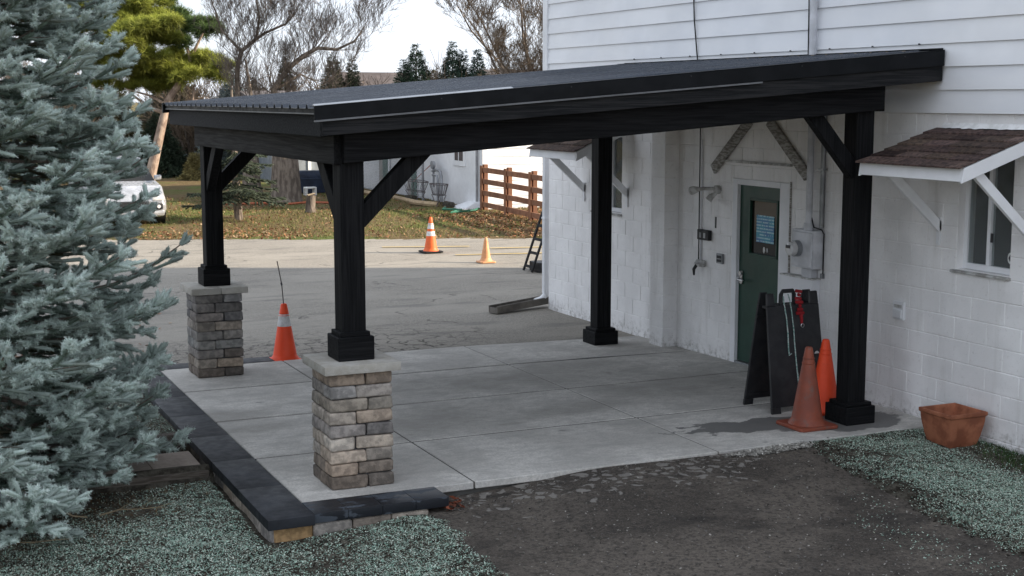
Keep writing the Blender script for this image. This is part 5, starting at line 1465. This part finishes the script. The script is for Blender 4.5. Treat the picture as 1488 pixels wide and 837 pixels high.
# twiggy tree beside the siding
R0 = Vector((18.6, 43.8, -.1))
limbs = []
rr_ = random.Random(8)
for k in range(9):
    a = 2 * math.pi * k / 9 + rr_.uniform(-.3, .3); sp = rr_.uniform(.25, .95)
    p = [R0 + Vector((0, 0, 1.5 + .25 * (k % 3)))]
    d = Vector((math.cos(a) * sp, math.sin(a) * sp, 1.0)).normalized()
    for i in range(5):
        d = (d + Vector((rr_.uniform(-.22, .22), rr_.uniform(-.22, .22), .05))).normalized(); p.append(p[-1] + d * 1.45)
    limbs.append((p, .10, .02))
bare_tree('dense twiggy bare tree rising beside the white siding', limbs, 18, 'twig_light', [R0, R0 + Vector((0, 0, 1)), R0 + Vector((.05, 0, 2.0))], [.35, .27, .22], .25, 5, 1.0, 1.3, 4, .008)
for k, (x, y, hgt, lb) in enumerate(((5.6, 47, 3.2, 'low brown bare shrub behind the pine clumps'), (8.3, 46, 3.6, 'brown bare thicket left of the tall arborvitae'), (10.8, 45.5, 3.3, 'grey brown bare shrub in front of the distant brown roof'), (13.6, 43.9, 4.0, 'reddish bare shrub between the dark conifers'), (16.2, 42.6, 3.0, 'small bare shrub right of the dark conifers'), (3.0, 44, 3.6, 'bare brown sapling behind the large bare tree'), (7.0, 44, 3.4, 'bare bush before the green brown conifer'), (-1.5, 46, 4.2, 'bare sapling far behind the pine'), (-5, 44, 4.5, 'bare tree hidden mostly by the spruce'))):
    r0 = Vector((x, y, -.05)); lim = []
    for q in range(7):
        a = 2 * math.pi * q / 7 + rr_.uniform(-.4, .4); d = Vector((math.cos(a) * .5, math.sin(a) * .5, 1)).normalized(); p = [r0 + Vector((0, 0, .2))]
        for i in range(3): d = (d + Vector((rr_.uniform(-.25, .25), rr_.uniform(-.25, .25), .1))).normalized(); p.append(p[-1] + d * hgt * .28)
        lim.append((p, .05, .018))
    bare_tree(lb, lim, 40 + k, 'twig_light', [r0, r0 + Vector((0, 0, .3))], [.12, .08], .3, 3, .95, hgt * .3, 5, .012, 'bare shrubs along the far hedge line', 'bare_shrub')
GR = (.045, .070, .038)
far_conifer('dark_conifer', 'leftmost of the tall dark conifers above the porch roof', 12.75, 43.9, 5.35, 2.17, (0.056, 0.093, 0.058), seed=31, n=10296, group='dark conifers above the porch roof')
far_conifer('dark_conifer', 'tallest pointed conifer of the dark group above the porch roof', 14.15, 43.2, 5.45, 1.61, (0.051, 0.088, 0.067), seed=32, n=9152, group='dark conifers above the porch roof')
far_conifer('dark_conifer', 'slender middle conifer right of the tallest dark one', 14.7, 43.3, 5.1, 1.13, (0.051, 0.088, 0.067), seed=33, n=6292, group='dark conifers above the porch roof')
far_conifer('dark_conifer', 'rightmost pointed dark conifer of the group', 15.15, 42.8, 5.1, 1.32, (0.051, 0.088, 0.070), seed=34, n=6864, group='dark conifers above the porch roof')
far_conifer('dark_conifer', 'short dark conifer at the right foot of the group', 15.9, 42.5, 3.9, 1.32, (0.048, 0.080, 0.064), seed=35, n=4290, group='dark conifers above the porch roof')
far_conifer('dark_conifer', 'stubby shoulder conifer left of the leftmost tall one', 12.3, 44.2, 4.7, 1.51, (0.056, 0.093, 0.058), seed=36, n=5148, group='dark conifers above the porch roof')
far_conifer('arborvitae', 'olive brown arborvitae left of the distant brown roof', 9.45, 45.3, 5.0, 1.49, (.075, .085, .045), seed=37, n=7920, group='olive conifers behind the bare tree')
far_conifer('arborvitae', 'slimmer dark olive arborvitae beside the wider one', 10.25, 45.1, 4.85, 1.01, (.055, .070, .04), seed=38, n=5280, group='olive conifers behind the bare tree')
far_conifer('arborvitae', 'rounded olive conifer behind the bare limbs', 7.6, 46.2, 4.7, 1.35, (.085, .095, .05), seed=39, n=7040, group='olive conifers behind the bare tree')
far_conifer('arborvitae', 'low tan green conifer right of the pine', 6.0, 45.8, 3.9, 1.89, (.10, .095, .05), seed=40, n=6600, group='olive conifers behind the bare tree')
far_conifer('young_blue_spruce', 'pale blue grey spruce just above the far eave of the porch', 4.0, 41.0, 4.1, 1.5, (.16, .20, .20), seed=41, n=7040)
far_conifer('dark_shrub', 'dark evergreen shrub beneath the pine at the end of the lawn', 1.4, 42.5, 2.5, 1.3, (.04, .06, .035), seed=42, n=4840)
far_conifer('yellow_shrub', 'small yellowish grass clump at the end of the lawn', 2.2, 39.5, 1.0, .5, (.28, .24, .10), seed=43, n=1760)
far_conifer('evergreen_hedge', 'olive evergreen bush far left behind the spruce', -3.5, 40, 3.2, 2.0, (.08, .09, .045), seed=44, n=5500)
for k in range(7):
    x = 1 + 4.2 * k; far_conifer('hedge_tree', 'mixed olive hedge tree in the farthest row, %s from the left' % ('first', 'second', 'third', 'fourth', 'fifth', 'sixth', 'seventh')[k], x, 62 - .4 * x, 4.0 + .5 * math.sin(k * 2.1), 2.2, (.085, .08, .05), seed=70 + k, n=3300, tuft=.24, group='far row of hedge trees')

for k, (x, y, h_, w_, cc) in enumerate(((-9.5, 50, 4.6, 2.6, (.09, .085, .05)), (-6.5, 47, 3.9, 2.2, (.075, .085, .05)), (-3.0, 49, 4.3, 2.4, (.10, .09, .055)), (.5, 48, 3.7, 2.0, (.085, .085, .05)), (3.6, 49, 4.0, 2.3, (.095, .085, .055)), (-13, 46, 4.6, 2.4, (.08, .085, .05)))):
    far_conifer('hedge_bush', ('broad olive bush far left in the boundary hedge, behind the big spruce', 'lower olive bush behind the big spruce in the boundary hedge', 'tan olive bush left of the pine trunk in the boundary hedge', 'olive bush directly behind the pine trunk', 'tan bush right of the pine trunk, under its lowest branch', 'outermost olive bush at the left end of the boundary hedge')[k], x, y, h_, w_, cc, seed=90 + k, n=3200, tuft=.24, group='bushes of the boundary hedge', tiers=False)

# drooping small spruce on the lawn
def droopy():
    x, y = -.65, 21.4
    t = thing('drooping_spruce', 'sparse drooping green spruce on the lawn behind the far post', 'tree', (x, y, -.05))
    r = np.random.default_rng(12); P, D, L, C = [], [], [], []
    tk = MB().tube([(x + .1, y, -.1), (x + .05, y, 1.2), (x, y, 3.2)], [.11, .09, .03], 8)
    for k in range(64):
        z = r.uniform(.45, 3.0); az = r.random() * 6.283; l = (1.75 * (1 - z / 3.6)) * r.uniform(.6, 1.1)
        h = np.array([math.cos(az), math.sin(az), 0]); p = np.array([x, y, z]); pr = p; m = max(4, int(l / .1)); pts = [tuple(p)]
        for i in range(m):
            q = (i + 1) / m; pn = p + h * l * q + np.array([0, 0, -.28 * l * q + .12 * l * q ** 3]); pts.append(tuple(pn))
            for s in (-1, 1):
                sd = np.array([-h[1], h[0], 0]) * s
                if q > .25 and r.random() < .85:
                    ll = (1 - q) * .35 + .12
                    P.append(pr); D.append(h * .6 + sd * .8 + np.array([0, 0, r.uniform(-.6, .0)])); L.append(ll); C.append(np.array([.13, .165, .11]) * r.uniform(.6, 1.5))
            P.append(pr); D.append(pn - pr); L.append(np.linalg.norm(pn - pr)); C.append(np.array([.08, .10, .065]) * r.uniform(.6, 1.3)); pr = pn
        tk.tube(pts, [.016 * (1 - .7 * i / m) for i in range(m + 1)], 4, False)
    build('trunk', tk, 'bark', t, smooth=True)
    P, D, L, C = (np.array(q) for q in (P, D, L, C))
    V, F, Cc = shoots_mesh(P, D, L, np.full(len(P), .055), C, 26, .016, 6, .7, True)
    big_mesh('crown', V, F, 'needles', t, Cc)
droopy()

# ------------------------------------------------------------------ loose stuff on the ground
def quads(P, N, size, aspect, rng_, cols, curl=.3):
    n = len(P); a = rng_.random(n) * 6.283
    u = np.stack([np.cos(a), np.sin(a), rng_.normal(0, .30, n)], 1); v = unit(np.cross(N, u)); u = unit(np.cross(v, N) + rng_.normal(0, curl, (n, 3)))
    s = size[:, None]
    V = np.stack([P - u * s - v * s * aspect, P + u * s - v * s * aspect, P + u * s + v * s * aspect, P - u * s + v * s * aspect], 1).reshape(-1, 3)
    F = np.arange(4 * n).reshape(-1, 4)
    return V, F, np.repeat(cols, 4, axis=0)
def scatter(label, name, n, xr, yr, h, dens, size, aspect, palette, lift=.004, seed=1, mat='flakes', curl=.3):
    r = np.random.default_rng(seed); X = r.uniform(*xr, n); Y = r.uniform(*yr, n)
    keep = np.array([r.random() < dens(x, y) for x, y in zip(X, Y)]); X, Y = X[keep], Y[keep]
    Z = np.array([h(x, y) for x, y in zip(X, Y)]) + lift * r.uniform(.3, 2.2, len(X))
    P = np.stack([X, Y, Z], 1); N = unit(np.array([[0, 0, 1.]]) + r.normal(0, .2, (len(P), 3)))
    pal = np.array(palette); c = pal[r.integers(0, len(pal), len(P))] * r.uniform(.65, 1.25, (len(P), 1))
    V, F, C = quads(P, N, r.uniform(*size, len(P)), aspect, r, c, curl)
    o = big_mesh(name, V, F, mat, None, C, at=(float(np.mean(X)), float(np.mean(Y)), 0), k=4)
    o['kind'] = 'stuff'; o['label'] = label; o['category'] = 'mulch' if mat == 'flakes' else 'leaves'
    return o
PALE = [(.43, .57, .47), (.33, .48, .38), (.54, .65, .55), (.24, .37, .30), (.63, .68, .58), (.30, .31, .24)]
def d_left(x, y):
    if nz(x, y, .8, 11) < -.42: return .12
    if x > left_edge(y) + .05: return 0
    if x > -6.44 and y > -3.74: return 0
    if y > -1.92 and y < -.68: return 0
    q = .5 + .5 * nz(x, y, 1.7, 3) + .35 * nz(x, y, 5, 1)
    under = ss(2.1, 1.2, math.hypot(x + 8.3, y + 1.25))
    e = ss(.05, -.25, x - left_edge(y))
    if y > -.68: return .75 * (1 - under * .8)
    return max(0.10, min(1, .05 + q * 1.2)) * e * (1 - under * .93)
scatter('pale green seed mulch flakes over the soil left of the driveway', 'seed_mulch', 230000, (-8.6, -4.9), (-6.0, -1.9), h_left, d_left, (.0035, .0085), .38, PALE, .006, 5)
scatter('pale green seed mulch flakes on the soil behind the timber step', 'seed_mulch', 22000, (-8.4, -6.45), (-.66, .9), h_left, d_left, (.0035, .0085), .38, PALE, .006, 6)
def d_right(x, y):
    d = x - right_edge(y)
    if d < -.1 or x > -.01: return 0
    if (abs(x + .31) < .19 and abs(y + 3.88) < .19): return 0
    g = ss(-.62, -.30, x) * ss(-3.5, -4.3, y)
    if y > -3.42: return 0
    return max(0.04, min(1, .42 + .8 * nz(x, y, 1.6, 7) + .5 * nz(x, y, 5, 2))) * ss(.02, .32, d) * (1 - .85 * g) * (1 - .8 * ss(-3.55, -3.43, y) * 0)
scatter('pale green seed mulch flakes on the soil bank by the white wall', 'seed_mulch', 150000, (-2.2, 0), (-6.9, -3.42), h_right, d_right, (.0035, .008), .38, PALE, .006, 8)
def d_strip(x, y):
    d = right_edge(y) - x
    return max(0, .7 * nz(x, y, 2.2, 9) + .1) * ss(0, .1, d) * ss(.75, .35, d) * ss(-3.9, -4.4, y)
scatter('thin drift of seed mulch flakes washed along the right driveway edge', 'seed_mulch', 9000, (-3.0, -1.6), (-7.5, -3.6), h_drive, d_strip, (.004, .009), .4, PALE, .004, 9)
# gravel wedge at the slab corner
def d_gr(x, y): return 1 if ((x + 1.95) / .42) ** 2 + ((y + 3.50) / .075) ** 2 < 1 + .4 * nz(x, y, 6) else 0
scatter('pale gravel spill at the driveway edge of the slab', 'gravel', 5200, (-2.5, -1.4), (-3.65, -3.42), h_drive, d_gr, (.006, .012), .8, [(.42, .40, .36), (.34, .32, .29), (.50, .48, .44)], .010, 10)
# crumbs on the driveway
scatter('small stones and crumbs scattered on the dark driveway', 'driveway_grit', 14000, (-5.2, -1.2), (-8, -3.45), h_drive, lambda x, y: (.35 + .65 * ss(-3.95, -3.5, y)) if left_edge(y) < x < right_edge(y) + .1 else 0, (.003, .009), .7, [(.08, .075, .07), (.16, .15, .14), (.05, .045, .04), (.3, .28, .25)], .006, 11)
# soil clods along the bank lip
scatter('dark soil clods along the edges of the soil banks', 'soil_clods', 9000, (-3, .0), (-7.5, -3.4), h_right, lambda x, y: ss(.45, .05, abs(x - right_edge(y) - .12)), (.005, .013), .8, [(.03, .026, .02), (.045, .038, .03), (.02, .017, .014)], .012, 12)
scatter('dark soil clods on the seeded soil left of the driveway', 'soil_clods', 12000, (-8.8, -4.9), (-7, -3.4), h_left, lambda x, y: .8 if x < left_edge(y) + .1 and not (x > -6.44 and y > -3.74) else 0, (.004, .010), .8, [(.03, .026, .02), (.05, .04, .03), (.02, .017, .014)], .008, 13)
# dry needles and twigs under the spruce
scatter('brown fallen needles under the blue spruce', 'needle_litter', 30000, (-10.2, -6.5), (-4.2, 1.0), lambda x, y: h_left(x, y) if not (-1.92 < y < -.68) else -.10, lambda x, y: ss(2.4, 1.5, math.hypot(x + 8.3, y + 1.25)) * (0 if -1.95 < y < -.65 else 1), (.010, .026), .09, [(.13, .08, .045), (.09, .055, .03), (.17, .11, .06)], .012, 14, 'litter')
# grass blades
def blades(label, n, xr, yr, h, dens, hgt, w, palette, seed, name='grass'):
    r = np.random.default_rng(seed); X = r.uniform(*xr, n); Y = r.uniform(*yr, n)
    keep = np.array([r.random() < dens(x, y) for x, y in zip(X, Y)]); X, Y = X[keep], Y[keep]; m = len(X)
    P = np.stack([X, Y, [h(x, y) - .005 for x, y in zip(X, Y)]], 1)
    a = r.random(m) * 6.283; sd = np.stack([np.cos(a), np.sin(a), 0 * a], 1) * w
    tip = P + np.stack([r.normal(0, .45, m), r.normal(0, .45, m), np.ones(m)], 1) * r.uniform(hgt * .5, hgt, m)[:, None]
    V = np.stack([P - sd, P + sd, tip], 1).reshape(-1, 3)
    pal = np.array(palette); c = np.repeat(pal[r.integers(0, len(pal), m)] * r.uniform(.6, 1.3, (m, 1)), 3, axis=0)
    o = big_mesh(name, V, np.arange(3 * m).reshape(-1, 3), 'litter', None, c, at=(float(np.mean(X)), float(np.mean(Y)), 0))
    o['kind'] = 'stuff'; o['label'] = label; o['category'] = 'grass'
GP = [(.12, .15, .04), (.18, .18, .065), (.26, .21, .11), (.24, .18, .10), (.09, .125, .03)]
def d_lawn(x, y): return (1 if y > lot_far(x) + .05 + .25 * nz(x, y, 2) else 0) * max(.12, min(1, .55 + .8 * nz(x, y, .55, 2)))
blades('winter lawn grass beyond the parking lot', 70000, (-5, 8), (13, 30), h_ground, d_lawn, .075, .008, GP, 20)
blades('fresh green grass along the foot of the white wall', 9000, (-.55, 0), (-6.5, -3.95), h_right, lambda x, y: ss(-.5, -.12, x) * ss(-3.95, -4.3, y) * max(0, min(1, .7 + .8 * nz(x, y, 3))), .05, .003, [(.03, .07, .025), (.045, .095, .03), (.06, .10, .03)], 21)
blades('rough grass left of the far stone pillar', 6000, (-9.5, -6.5), (.9, 5), lambda x, y: h_left(x, y) if y < 2.6 else -.06, lambda x, y: .6 * ss(3.2, 2.4, y), .07, .005, GP, 22)
# fallen leaves
LP_ = [(.27, .14, .07), (.20, .10, .05), (.34, .20, .11), (.16, .08, .045), (.25, .11, .06), (.40, .28, .17)]
def d_leaf(x, y):
    if y < lot_far(x) - .1: return 0
    right = ss(3.4, 4.6, x) * ss(21.5, 20.5, y)
    left = ss(.8, -1, x) * ss(19.4, 18.2, y) * .75
    return max(right, left, .06 + .5 * max(0, nz(x, y, .5, 5)))
scatter('brown fallen leaves over the lawn and along the rail fence', 'fallen_leaves', 52000, (-6, 8.5), (13.5, 30), h_ground, d_leaf, (.016, .036), .7, LP_, .02, 23, 'litter', .5)
scatter('few fallen leaves at the left end of the lot', 'fallen_leaves', 1500, (-9, -5.2), (2.6, 7), lambda x, y: -.055, lambda x, y: ss(-6.2, -8, x) * .9 + .03, (.015, .035), .7, LP_, .01, 24, 'litter', .5)
scatter('small red brown leaves at the end of the front coping', 'fallen_leaves', 60, (-5.05, -4.85), (-3.75, -3.5), h_drive, lambda x, y: .8, (.012, .025), .7, [(.22, .07, .04), (.16, .06, .04)], .02, 25, 'litter', .5)
